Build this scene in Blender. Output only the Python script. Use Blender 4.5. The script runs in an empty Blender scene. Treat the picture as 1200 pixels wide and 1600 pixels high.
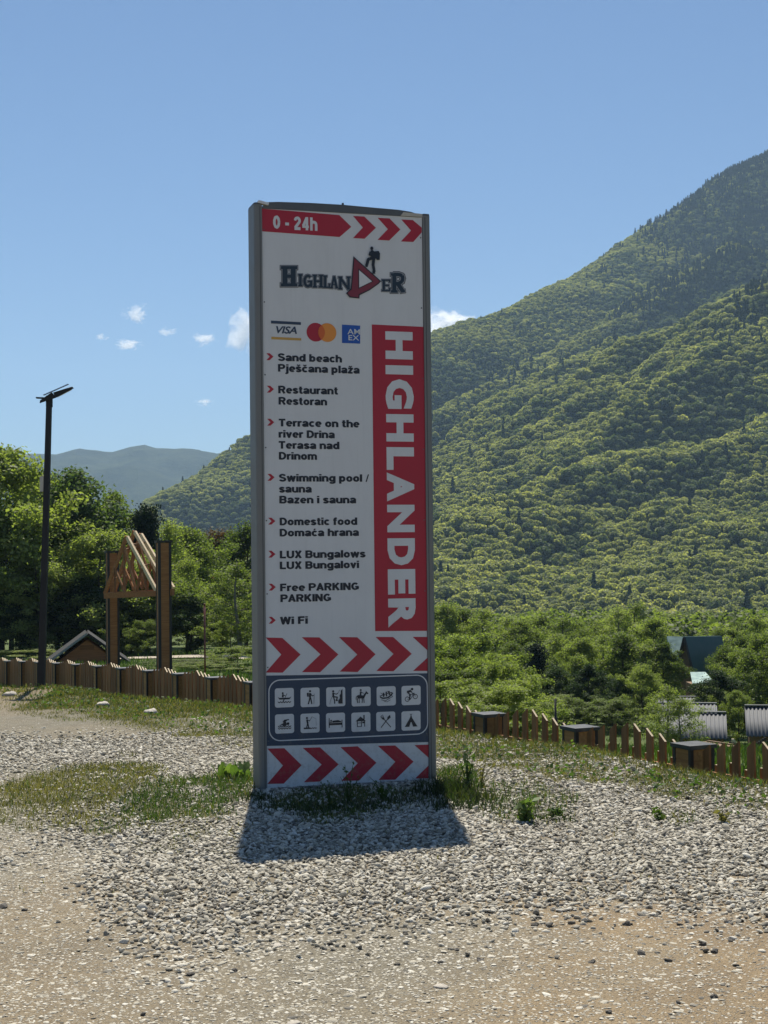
import bpy, bmesh, math, random
import numpy as np
from mathutils import Vector, Matrix, noise

sc = bpy.context.scene
COL = sc.collection
R = math.radians
PI = math.pi

# ------------------------------------------------------------------ camera
F = 2400.0                      # focal length in pixels of the 1200x1600 photograph
PITCH, ROLL, EYE = 0.0283, -0.01144, 1.65
cam_d = bpy.data.cameras.new('camera')
cam_d.sensor_fit = 'HORIZONTAL'
cam_d.sensor_width = 36.0
cam_d.lens = 36.0 * F / 1200.0
cam_d.clip_start, cam_d.clip_end = 0.1, 60000.0
cam = bpy.data.objects.new('camera', cam_d)
COL.objects.link(cam)
fw = Vector((0, math.cos(PITCH), math.sin(PITCH)))
up = Vector((0, -math.sin(PITCH), math.cos(PITCH)))
rt = Vector((1, 0, 0))
cx = math.cos(ROLL) * rt + math.sin(ROLL) * up
cu = -math.sin(ROLL) * rt + math.cos(ROLL) * up
m = Matrix((cx, cu, -fw)).transposed().to_4x4()
m.translation = Vector((0, 0, EYE))
cam.matrix_world = m
sc.camera = cam

# ------------------------------------------------------------------ sky, sun, exposure
SUN_EL, SUN_AZ = R(58.5), R(-2.6)
world = bpy.data.worlds.new('World')
sc.world = world
world.use_nodes = True
wn = world.node_tree.nodes
wn.clear()
sky = wn.new('ShaderNodeTexSky')
sky.sky_type = 'NISHITA'
sky.sun_disc = False
sky.sun_elevation = SUN_EL
sky.sun_rotation = SUN_AZ
sky.altitude = 400
sky.air_density = 1.0
sky.dust_density = 0.0
sky.ozone_density = 7.0
bgn = wn.new('ShaderNodeBackground')
bgn.inputs['Strength'].default_value = 0.0585
wout = wn.new('ShaderNodeOutputWorld')
world.node_tree.links.new(sky.outputs[0], bgn.inputs['Color'])
world.node_tree.links.new(bgn.outputs[0], wout.inputs['Surface'])
sun_d = bpy.data.lights.new('sun', 'SUN')
sun_d.energy = 5.0
sun_d.angle = R(0.53)
sun_d.color = (1.0, 0.93, 0.8)
sun = bpy.data.objects.new('sun', sun_d)
COL.objects.link(sun)
sdir = Vector((math.sin(SUN_AZ) * math.cos(SUN_EL), math.cos(SUN_AZ) * math.cos(SUN_EL), math.sin(SUN_EL)))
sun.rotation_euler = sdir.to_track_quat('Z', 'Y').to_euler()
sun.location = (0, 0, 30)
sc.view_settings.view_transform = 'Standard'
sc.view_settings.look = 'None'
sc.view_settings.exposure = 0.56
sc.view_settings.gamma = 1.0
sc.view_settings.use_curve_mapping = False
sc.render.engine = 'CYCLES'
sc.cycles.max_bounces = 10
sc.cycles.diffuse_bounces = 4
sc.cycles.glossy_bounces = 2
sc.cycles.transmission_bounces = 4
sc.cycles.transparent_max_bounces = 8
sc.cycles.volume_bounces = 6
sc.cycles.use_denoising = True
sc.cycles.sample_clamp_indirect = 6.0

HAZE_DENSITY = 0.8e-4

# ------------------------------------------------------------------ helpers
def tag(o, label=None, cat=None, group=None, kind=None):
    if label: o['label'] = label
    if cat: o['category'] = cat
    if group: o['group'] = group
    if kind: o['kind'] = kind
    return o

def empty(name, loc=(0, 0, 0), rz=0.0):
    o = bpy.data.objects.new(name, None)
    o.empty_display_size = 0.1
    COL.objects.link(o)
    o.location = loc
    o.rotation_euler = (0, 0, rz)
    return o

def link(name, me, parent=None):
    o = bpy.data.objects.new(name, me)
    COL.objects.link(o)
    if parent is not None:
        o.parent = parent
    return o

class MB:
    """collects geometry, then links it as one mesh object"""
    def __init__(s):
        s.v, s.f, s.mi = [], [], []
    def face(s, pts, mi=0):
        b = len(s.v)
        s.v += [tuple(p) for p in pts]
        s.f.append(tuple(range(b, b + len(pts))))
        s.mi.append(mi)
    def solid(s, a, b, mi=0, mtop=None):
        """prism between two equal rings a (bottom) and b (top)"""
        n, k = len(a), len(s.v)
        s.v += [tuple(p) for p in a] + [tuple(p) for p in b]
        s.f.append(tuple(k + i for i in reversed(range(n)))); s.mi.append(mi)
        s.f.append(tuple(k + n + i for i in range(n))); s.mi.append(mi if mtop is None else mtop)
        for i in range(n):
            j = (i + 1) % n
            s.f.append((k + i, k + j, k + n + j, k + n + i)); s.mi.append(mi)
    def box(s, x0, x1, y0, y1, z0, z1, mi=0, mtop=None):
        s.solid([(x0, y0, z0), (x1, y0, z0), (x1, y1, z0), (x0, y1, z0)],
                [(x0, y0, z1), (x1, y0, z1), (x1, y1, z1), (x0, y1, z1)], mi, mtop)
    def bar(s, p, q, w, h, upv=(0, 0, 1), mi=0):
        """rectangular bar from p to q"""
        p, q = Vector(p), Vector(q)
        d = (q - p).normalized()
        a = d.cross(Vector(upv))
        if a.length < 1e-4: a = Vector((1, 0, 0))
        a.normalize()
        b = a.cross(d).normalized()
        r = lambda c: [c - a * w / 2 - b * h / 2, c + a * w / 2 - b * h / 2, c + a * w / 2 + b * h / 2, c - a * w / 2 + b * h / 2]
        s.solid(r(p), r(q), mi)
    def tube(s, pts, rads, n=7, mi=0):
        pts = [Vector(p) for p in pts]
        k0 = len(s.v)
        ref = Vector((0.31, 0.95, 0.05))
        for i, p in enumerate(pts):
            d = (pts[min(i + 1, len(pts) - 1)] - pts[max(i - 1, 0)]).normalized()
            a = d.cross(ref).normalized(); b = d.cross(a)
            for j in range(n):
                t = 2 * PI * j / n
                s.v.append(tuple(p + (a * math.cos(t) + b * math.sin(t)) * rads[i]))
        for i in range(len(pts) - 1):
            for j in range(n):
                j2 = (j + 1) % n
                s.f.append((k0 + i * n + j, k0 + i * n + j2, k0 + (i + 1) * n + j2, k0 + (i + 1) * n + j)); s.mi.append(mi)
        s.f.append(tuple(k0 + j for j in reversed(range(n)))); s.mi.append(mi)
        s.f.append(tuple(k0 + (len(pts) - 1) * n + j for j in range(n))); s.mi.append(mi)
    def mesh(s, name, mats, smooth=False):
        me = bpy.data.meshes.new(name)
        me.from_pydata(s.v, [], s.f)
        for mt in (mats if isinstance(mats, (list, tuple)) else [mats]):
            me.materials.append(mt)
        me.polygons.foreach_set('material_index', s.mi)
        if smooth:
            me.polygons.foreach_set('use_smooth', [True] * len(me.polygons))
        me.update()
        return me
    def build(s, name, mats, parent=None, smooth=False):
        return link(name, s.mesh(name, mats, smooth), parent)

def quick_mesh(name, verts, faces, mats, smooth=False, attrs=None):
    """verts (N,3) array, faces (M,k) array of equal sized polygons"""
    me = bpy.data.meshes.new(name)
    verts = np.asarray(verts, dtype=np.float32)
    faces = np.asarray(faces, dtype=np.int32)
    M, k = faces.shape
    me.vertices.add(len(verts)); me.vertices.foreach_set('co', verts.ravel())
    me.loops.add(M * k); me.loops.foreach_set('vertex_index', faces.ravel())
    me.polygons.add(M)
    me.polygons.foreach_set('loop_start', np.arange(M, dtype=np.int32) * k)
    me.polygons.foreach_set('loop_total', np.full(M, k, dtype=np.int32))
    if smooth:
        me.polygons.foreach_set('use_smooth', np.ones(M, dtype=bool))
    for a, (dom, arr) in (attrs or {}).items():
        at = me.attributes.new(a, 'FLOAT', dom)
        at.data.foreach_set('value', np.asarray(arr, dtype=np.float32))
    for mt in (mats if isinstance(mats, (list, tuple)) else [mats]):
        me.materials.append(mt)
    me.update(calc_edges=True)
    me.validate()
    return me

def copy_tree(o, parent=None):
    c = o.copy(); COL.objects.link(c)
    if parent is not None: c.parent = parent
    for ch in list(o.children):
        copy_tree(ch, c)
    return c

# ------------------------------------------------------------------ materials
class NT:
    def __init__(s, mat):
        s.t = mat.node_tree; s.n = s.t.nodes; s.n.clear()
        s.out = s.n.new('ShaderNodeOutputMaterial')
    def add(s, typ, **kw):
        nd = s.n.new(typ)
        for k, v in kw.items(): setattr(nd, k, v)
        return nd
    def l(s, a, b): s.t.links.new(a, b)
    def noise(s, vec, scale, detail=4, rough=0.6, dist=0.0):
        nd = s.add('ShaderNodeTexNoise')
        nd.inputs['Scale'].default_value = scale
        nd.inputs['Detail'].default_value = detail
        nd.inputs['Roughness'].default_value = rough
        nd.inputs['Distortion'].default_value = dist
        if vec is not None: s.l(vec, nd.inputs['Vector'])
        return nd.outputs['Fac']
    def ramp(s, fac, stops):
        nd = s.add('ShaderNodeValToRGB')
        e = nd.color_ramp.elements
        while len(e) < len(stops): e.new(0.5)
        for i, (p, c) in enumerate(stops):
            e[i].position = p
            e[i].color = (*c, 1) if not isinstance(c, (int, float)) else (c, c, c, 1)
        s.l(fac, nd.inputs[0])
        return nd.outputs['Color']
    def mix(s, fac, a, b, mode='MIX'):
        nd = s.add('ShaderNodeMix', data_type='RGBA', blend_type=mode)
        for sock, val in ((nd.inputs[0], fac), (nd.inputs[6], a), (nd.inputs[7], b)):
            if hasattr(val, 'links'): s.l(val, sock)
            elif isinstance(val, (int, float)): sock.default_value = val
            else: sock.default_value = (*val, 1)
        return nd.outputs[2]
    def math(s, op, a, b=None):
        nd = s.add('ShaderNodeMath', operation=op)
        for sock, val in ((nd.inputs[0], a), (nd.inputs[1], b)):
            if val is None: continue
            if hasattr(val, 'links'): s.l(val, sock)
            else: sock.default_value = val
        return nd.outputs[0]
    def bump(s, h, strength, dist=0.02, normal=None):
        nd = s.add('ShaderNodeBump')
        nd.inputs['Strength'].default_value = strength
        nd.inputs['Distance'].default_value = dist
        s.l(h, nd.inputs['Height'])
        if normal is not None: s.l(normal, nd.inputs['Normal'])
        return nd.outputs[0]
    def bsdf(s, color, rough=0.7, metal=0.0, spec=0.5, normal=None):
        b = s.add('ShaderNodeBsdfPrincipled')
        if hasattr(color, 'links'): s.l(color, b.inputs['Base Color'])
        else: b.inputs['Base Color'].default_value = (*color, 1)
        if hasattr(rough, 'links'): s.l(rough, b.inputs['Roughness'])
        else: b.inputs['Roughness'].default_value = rough
        b.inputs['Metallic'].default_value = metal
        b.inputs['Specular IOR Level'].default_value = spec
        if normal is not None: s.l(normal, b.inputs['Normal'])
        s.l(b.outputs[0], s.out.inputs['Surface'])
        return b

def mat(name):
    mt = bpy.data.materials.new(name)
    mt.use_nodes = True
    return mt, NT(mt)

def worn(name, col, rough=0.5, metal=0.0, var=0.25, scale=3.0, spec=0.5, bump=0.05, stretch=(1, 1, 1), bdist=0.01):
    mt, t = mat(name)
    tc = t.add('ShaderNodeTexCoord').outputs['Object']
    mp = t.add('ShaderNodeMapping'); mp.inputs['Scale'].default_value = stretch
    t.l(tc, mp.inputs[0])
    oi = t.add('ShaderNodeObjectInfo').outputs['Random']
    n1 = t.noise(mp.outputs[0], scale, 6, 0.65)
    n2 = t.noise(mp.outputs[0], scale * 9, 3, 0.6)
    lo = tuple(c * (1 - var) for c in col); hi = tuple(min(1, c * (1 + var * 0.6)) for c in col)
    c = t.ramp(n1, [(0.3, lo), (0.7, hi)])
    c = t.mix(t.math('MULTIPLY', n2, 0.3), c, tuple(x * (1 - var) for x in col))
    rr = t.ramp(n1, [(0.3, max(0, rough - 0.08)), (0.7, min(1, rough + 0.1))])
    t.bsdf(c, rr, metal, spec, t.bump(n2, bump, bdist))
    return mt

def wood(name, a, b, scale=1.0, axis='Z', rough=0.75):
    mt, t = mat(name)
    tc = t.add('ShaderNodeTexCoord').outputs['Object']
    mp = t.add('ShaderNodeMapping')
    mp.inputs['Scale'].default_value = {'Z': (22, 22, 1.3), 'X': (1.3, 22, 22)}[axis]
    t.l(tc, mp.inputs[0])
    oi = t.add('ShaderNodeObjectInfo').outputs['Random']
    off = t.math('MULTIPLY', oi, 37.0)
    cmb = t.add('ShaderNodeCombineXYZ')
    for i in range(3): t.l(off, cmb.inputs[i])
    t.l(cmb.outputs[0], mp.inputs['Location'])
    n1 = t.noise(mp.outputs[0], scale, 5, 0.6, 0.6)
    c = t.ramp(n1, [(0.32, a), (0.68, b)])
    v = t.ramp(oi, [(0.0, 0.72), (1.0, 1.15)])
    c = t.mix(1.0, c, v, 'MULTIPLY')
    t.bsdf(c, rough, 0, 0.3, t.bump(n1, 0.3, 0.004))
    return mt

def foliage(name, cols, trans=0.45, big=0.02, rough=0.6, tcol=(1.7, 2.05, 0.7), fine=0.7):
    """leaf material: varied by object, by place and by leaf"""
    mt, t = mat(name)
    geo = t.add('ShaderNodeNewGeometry')
    oi = t.add('ShaderNodeObjectInfo').outputs['Random']
    n1 = t.noise(geo.outputs['Position'], big, 3, 0.6)
    n2 = t.noise(geo.outputs['Position'], fine, 2, 0.5)
    f = t.math('ADD', t.math('MULTIPLY', oi, 0.5), t.math('MULTIPLY', n1, 0.55))
    f = t.math('ADD', f, t.math('MULTIPLY', t.math('SUBTRACT', n2, 0.5), 0.35))
    f = t.math('ADD', f, t.math('MULTIPLY', t.math('SUBTRACT', geo.outputs['Random Per Island'], 0.5), 0.3))
    k = len(cols) - 1
    c = t.ramp(f, [(0.15 + 0.75 * i / k, cc) for i, cc in enumerate(cols)])
    d = t.add('ShaderNodeBsdfDiffuse'); t.l(c, d.inputs[0])
    tr = t.add('ShaderNodeBsdfTranslucent'); t.l(t.mix(1.0, c, tcol, 'MULTIPLY'), tr.inputs[0])
    mx = t.add('ShaderNodeMixShader'); mx.inputs[0].default_value = trans
    t.l(d.outputs[0], mx.inputs[1]); t.l(tr.outputs[0], mx.inputs[2])
    gl = t.add('ShaderNodeBsdfGlossy'); gl.inputs['Roughness'].default_value = rough
    gl.inputs[0].default_value = (0.6, 0.65, 0.6, 1)
    m2 = t.add('ShaderNodeMixShader'); m2.inputs[0].default_value = 0.045
    t.l(mx.outputs[0], m2.inputs[1]); t.l(gl.outputs[0], m2.inputs[2])
    t.l(m2.outputs[0], t.out.inputs['Surface'])
    return mt

M = {}
M['bark'] = worn('bark', (0.085, 0.07, 0.055), 0.9, 0, 0.5, 6, 0.2, 0.5, (1, 1, 0.3))
M['pale_bark'] = worn('pale_bark', (0.2, 0.19, 0.16), 0.9, 0, 0.4, 6, 0.2, 0.4, (1, 1, 0.3))
G1, G2, G3, G4 = (0.045, 0.06, 0.02), (0.09, 0.112, 0.034), (0.148, 0.172, 0.052), (0.21, 0.228, 0.085)
M['leaf'] = foliage('leaf', [G1, G2, G3, G4], 0.5)
M['leaf_light'] = foliage('leaf_light', [G2, G3, G4, (0.23, 0.25, 0.09)], 0.5)
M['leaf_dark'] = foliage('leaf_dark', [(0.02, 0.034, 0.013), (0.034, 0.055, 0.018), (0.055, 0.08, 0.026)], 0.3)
M['leaf_silver'] = foliage('leaf_silver', [(0.04, 0.065, 0.03), (0.08, 0.11, 0.05), (0.14, 0.17, 0.09)], 0.4)
M['leaf_needle'] = foliage('leaf_needle', [(0.01, 0.022, 0.012), (0.018, 0.036, 0.018)], 0.15)
M['leaf_russet'] = foliage('leaf_russet', [(0.06, 0.045, 0.025), (0.11, 0.075, 0.035), (0.09, 0.1, 0.03)], 0.4, tcol=(1.3, 1.1, 0.6))
M['forest_leaf'] = foliage('forest_leaf', [(0.13, 0.148, 0.06), (0.19, 0.21, 0.08), (0.26, 0.275, 0.1), (0.33, 0.335, 0.13)], 0.52, big=0.008, fine=0.12, tcol=(1.9, 1.95, 0.95))
M['forest_leaf_shade'] = foliage('forest_leaf_shade', [(0.06, 0.075, 0.036), (0.1, 0.12, 0.052), (0.15, 0.17, 0.07)], 0.38, big=0.01, fine=0.12)  # darker forest leaf, slope shade put into the colour
M['forest_needle'] = foliage('forest_needle', [(0.03, 0.048, 0.024), (0.05, 0.072, 0.034)], 0.15, big=0.01)
M['grass_dry'] = foliage('grass_dry', [(0.1, 0.1, 0.03), (0.17, 0.165, 0.05), (0.26, 0.24, 0.09)], 0.45, big=1.0, tcol=(1.4, 1.4, 0.7))
M['grass_green'] = foliage('grass_green', [(0.03, 0.055, 0.014), (0.055, 0.09, 0.02), (0.1, 0.125, 0.035)], 0.35, big=1.0)
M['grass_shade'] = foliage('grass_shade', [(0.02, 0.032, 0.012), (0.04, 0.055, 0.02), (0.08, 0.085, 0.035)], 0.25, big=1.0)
M['weed_leaf'] = foliage('weed_leaf', [(0.035, 0.06, 0.02), (0.065, 0.1, 0.03), (0.12, 0.16, 0.05)], 0.45, big=1.5)
M['alu'] = worn('alu', (0.2, 0.205, 0.2), 0.55, 0.35, 0.12, 5, 0.5, 0.04)
M['alu_dark'] = worn('alu_dark', (0.11, 0.12, 0.125), 0.5, 0.3, 0.2, 6, 0.5, 0.05)
M['seam'] = worn('seam', (0.05, 0.055, 0.055), 0.8)
M['concrete'] = worn('concrete', (0.3, 0.29, 0.27), 0.9, 0, 0.3, 8, 0.2, 0.4)
M['black_paint'] = worn('black_paint', (0.008, 0.01, 0.013), 0.6, 0, 0.25, 8)
M['lamp_pale'] = worn('lamp_pale', (0.5, 0.5, 0.42), 0.4)
M['solar'] = worn('solar', (0.02, 0.025, 0.04), 0.2)
M['pale_plastic'] = worn('pale_plastic', (0.5, 0.48, 0.42), 0.6)
M['fence_wood'] = wood('fence_wood', (0.22, 0.1, 0.04), (0.36, 0.175, 0.072))
M['fence_wood_box'] = wood('fence_wood_box', (0.3, 0.145, 0.052), (0.46, 0.235, 0.09), axis='X')
M['end_grain'] = worn('end_grain', (0.62, 0.5, 0.34), 0.8, 0, 0.2, 20)
M['sunlit_wood'] = wood('sunlit_wood', (0.6, 0.45, 0.27), (0.8, 0.66, 0.45), axis='X')  # sunlight on the right-hand rafters, put into a paler wood colour
M['brown_clad'] = wood('brown_clad', (0.25, 0.1, 0.036), (0.4, 0.175, 0.065), axis='X')
M['dark_trim'] = worn('dark_trim', (0.028, 0.022, 0.02), 0.6)
M['dark_cap'] = worn('dark_cap', (0.05, 0.052, 0.055), 0.5, 0.2, 0.3, 5)
M['hut_gable'] = wood('hut_gable', (0.3, 0.12, 0.045), (0.45, 0.19, 0.07), axis='X')
M['roof_dark'] = worn('roof_dark', (0.02, 0.021, 0.023), 0.8, 0.1, 0.25, 3)
M['roof_trim'] = worn('roof_trim', (0.26, 0.28, 0.3), 0.5, 0.1)
M['roof_teal'] = worn('roof_teal', (0.02, 0.07, 0.062), 0.55, 0.1, 0.25, 2)
M['roof_pale'] = worn('roof_pale', (0.2, 0.3, 0.27), 0.4, 0.2, 0.25, 2)
M['corrugated'] = worn('corrugated', (0.13, 0.135, 0.145), 0.8, 0.0, 0.25, 1.5, 0.5, 0.05, (4, 1, 1))
M['cabin_wall'] = wood('cabin_wall', (0.16, 0.1, 0.055), (0.26, 0.17, 0.1), axis='X')
M['cream_wall'] = worn('cream_wall', (0.6, 0.53, 0.4), 0.8)
M['red_pole'] = worn('red_pole', (0.2, 0.06, 0.045), 0.6)

# ------------------------------------------------------------------ terrain functions (metres, camera at the origin, looking along +Y)
def fbm(X, Y, scale, octaves=4, seed=0, gain=0.5):
    """cheap value noise on numpy arrays, about -1..1"""
    X = np.asarray(X, dtype=np.float64); Y = np.asarray(Y, dtype=np.float64)
    rng = np.random.RandomState(1234 + seed)
    T = rng.rand(256, 256) * 2 - 1
    out = np.zeros(np.broadcast(X, Y).shape); amp, tot, f = 1.0, 0.0, 1.0 / scale
    for o in range(octaves):
        x = X * f + 17.3 * o + 1000; y = Y * f + 9.1 * o + 1000
        xi = np.floor(x).astype(int); yi = np.floor(y).astype(int)
        fx = x - xi; fy = y - yi
        fx = fx * fx * (3 - 2 * fx); fy = fy * fy * (3 - 2 * fy)
        a = T[xi % 256, yi % 256]; b = T[(xi + 1) % 256, yi % 256]
        c = T[xi % 256, (yi + 1) % 256]; d = T[(xi + 1) % 256, (yi + 1) % 256]
        out += amp * ((a * (1 - fx) + b * fx) * (1 - fy) + (c * (1 - fx) + d * fx) * fy)
        tot += amp; amp *= gain; f *= 2.03
    return out / tot * 1.6

def sstep(a, b, x):
    t = np.clip((np.asarray(x, dtype=np.float64) - a) / (b - a), 0, 1)
    return t * t * (3 - 2 * t)

def edge_y(X):
    return np.interp(X, [-40, -12, -4.5, -3.0, -1.53, 0.2, 0.9, 1.62, 2.25, 2.65, 4.0, 8, 30], [25, 23, 19.9, 18.2, 16.7, 14.9, 13.9, 13.1, 11.6, 10.6, 8.5, 6, 4])

def zg(X, Y):
    X = np.asarray(X, dtype=np.float64); Y = np.asarray(Y, dtype=np.float64)
    s = Y - edge_y(X) - 0.25 * fbm(X, Y, 1.7, 3, 5)
    z = 0.02 * fbm(X, Y, 1.3, 4, 1) * sstep(2, 6, Y)
    rim = np.exp(-((s + 0.7) / 0.6) ** 2) * (0.01 + 0.04 * fbm(X, Y, 0.8, 3, 8))
    z = z + rim
    z = z - 2.1 * (1 - np.exp(-np.clip(s, 0, 99) / 4.5)) - 0.035 * np.clip(s - 8, 0, 200)
    z = z - 4.6 * sstep(-8, 8, X) * sstep(28, 78, Y)
    z = z - 22 * sstep(200, 700, Y)
    z = z + 0.12 * fbm(X, Y, 9, 3, 3) * sstep(2, 10, s)
    return z

def zg1(x, y):
    return float(zg(np.array([x]), np.array([y]))[0])

def ray(px, py):
    return (cx * ((px - 600) / F) + cu * ((800 - py) / F) + fw)

def at_x(px, Y, py=950):
    """world x of a thing seen at column px, standing Y metres away"""
    d = ray(px, py); return d.x / d.y * Y

def at_z(px, py, Y):
    d = ray(px, py); return EYE + d.z / d.y * Y

def gp(px, py, Y): return Vector((at_x(px, Y, py), Y, at_z(px, py, Y)))

def on_ground(px, py):
    d = ray(px, py); t = -EYE / d.z
    return d.x * t, d.y * t

# ------------------------------------------------------------------ ground
GRASS_SPOTS = []     # x, y, rx, ry, density (0..1), height, dryness
def gspot(px0, py0, px1, py1, dens, h, dry, n=1):
    xa, ya = on_ground((px0 + px1) / 2, py1); xb, yb = on_ground((px0 + px1) / 2, py0)
    yc = (ya + yb) / 2
    xl = at_x(px0, yc, 1200); xr = at_x(px1, yc, 1200)
    GRASS_SPOTS.append(((xl + xr) / 2, yc, (xr - xl) / 2, abs(yb - ya) / 2, dens, h, dry))
gspot(15, 1192, 235, 1282, 0.95, 0.055, 0.85)
gspot(60, 1240, 190, 1290, 0.8, 0.05, 0.95)
gspot(120, 1210, 260, 1262, 0.6, 0.05, 0.6)
gspot(180, 1215, 330, 1285, 1.0, 0.07, 0.15)
gspot(300, 1205, 400, 1275, 1.0, 0.08, 0.1)
gspot(150, 1255, 240, 1300, 0.7, 0.05, 0.4)
gspot(200, 1270, 350, 1335, 0.45, 0.035, 0.9)
gspot(330, 1285, 385, 1345, 0.35, 0.03, 0.9)
gspot(392, 1228, 695, 1272, 1.0, 0.05, 0.3)
gspot(470, 1245, 590, 1288, 0.9, 0.045, 0.3)
gspot(682, 1200, 752, 1258, 0.9, 0.08, 0.2)
gspot(730, 1225, 900, 1292, 0.55, 0.06, 0.3)
gspot(1020, 1262, 1090, 1290, 0.5, 0.05, 0.5)
gspot(1110, 1262, 1180, 1290, 0.3, 0.04, 0.7)
gspot(1060, 1210, 1230, 1250, 0.7, 0.07, 0.7)
gspot(620, 1195, 700, 1225, 0.5, 0.05, 0.4)

def grass_field(X, Y):
    """density, height, dryness of the grass at each place"""
    n = fbm(X, Y, 0.45, 4, 21)
    dens = np.zeros_like(X); h = np.full_like(X, 0.04); dry = np.full_like(X, 0.5)
    for (x, y, rx, ry, d, hh, dr) in GRASS_SPOTS:
        q = ((X - x) / rx) ** 2 + ((Y - y) / ry) ** 2
        w = d * np.clip(1.45 - q + 0.9 * n, 0, 1)
        h = np.where(w > dens, hh, h); dry = np.where(w > dens, dr, dry)
        dens = np.maximum(dens, w)
    s = Y - edge_y(X)
    wid = np.interp(X, [-5, -1.5, 0.6, 2.2, 3.2], [2.6, 3.4, 3.0, 2.6, 2.2])
    rim = sstep(0.0, 0.5, (s + wid + 0.5 * n) / wid) * np.clip(0.75 + 0.5 * n, 0, 1)
    rim = np.minimum(rim * 1.25, 1)
    rim *= np.where((X < at_x(85, 19, 1080)) & (s < 1), 0.25, 1)
    h = np.where(rim > dens, 0.035 + 0.04 * sstep(-2, 0.5, s), h)
    dry = np.where(rim > dens, 0.62 + 0.25 * sstep(-1.0, -2.4, s), dry)
    return np.maximum(dens, rim), h, dry

def dirt_field(X, Y):
    """1 on the warm brown compacted earth"""
    n = fbm(X, Y, 1.3, 4, 12)
    return np.clip(0.22 + 0.7 * sstep(-0.4, 1.0, X + .5 * n) * (1 - sstep(7.0, 8.6, Y + n)) + 0.35 * n + 0.6 * sstep(-3.5, -5, X) * sstep(15, 18, Y), 0, 1)

def heap_field(X, Y):
    """1 where loose washed gravel lies thick, 0 on the compacted dirt"""
    n = fbm(X, Y, 0.8, 4, 31)
    lo = np.interp(X, [-3, -1.7, -0.9, 0, 1.2, 2.2, 4], [9.6, 8.2, 6.9, 6.9, 7.2, 7.7, 8.1])
    w = sstep(-0.45, 0.7, (Y - lo) / 1.0 + 0.75 * n)
    w = w * (1 - sstep(13.2, 15.2, Y + n))
    left = sstep(-1.4, -2.4, X + 0.4 * n) * (1 - sstep(12.0, 13.5, Y))
    return w * (1 - 0.55 * left)

def axis(lo, hi, step, far, grow):
    a = list(np.arange(lo, hi + 1e-6, step))
    d = step
    while a[-1] < far[1]:
        d *= grow; a.append(a[-1] + d)
    d = step
    while a[0] > far[0]:
        d *= grow; a.insert(0, a[0] - d)
    return np.array(a)

def grid_mesh(name, xs, ys, zf, mats, attrs=None):
    X, Y = np.meshgrid(xs, ys)
    Z = zf(X, Y)
    V = np.stack([X.ravel(), Y.ravel(), Z.ravel()], 1)
    nx, ny = len(xs), len(ys)
    i = np.arange((ny - 1) * (nx - 1)); r = i // (nx - 1); c = i % (nx - 1)
    a = r * nx + c
    Fc = np.stack([a, a + 1, a + nx + 1, a + nx], 1)
    at = {k: ('POINT', f(X, Y).ravel()) for k, f in (attrs or {}).items()}
    return quick_mesh(name, V, Fc, mats, True, at)

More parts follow.
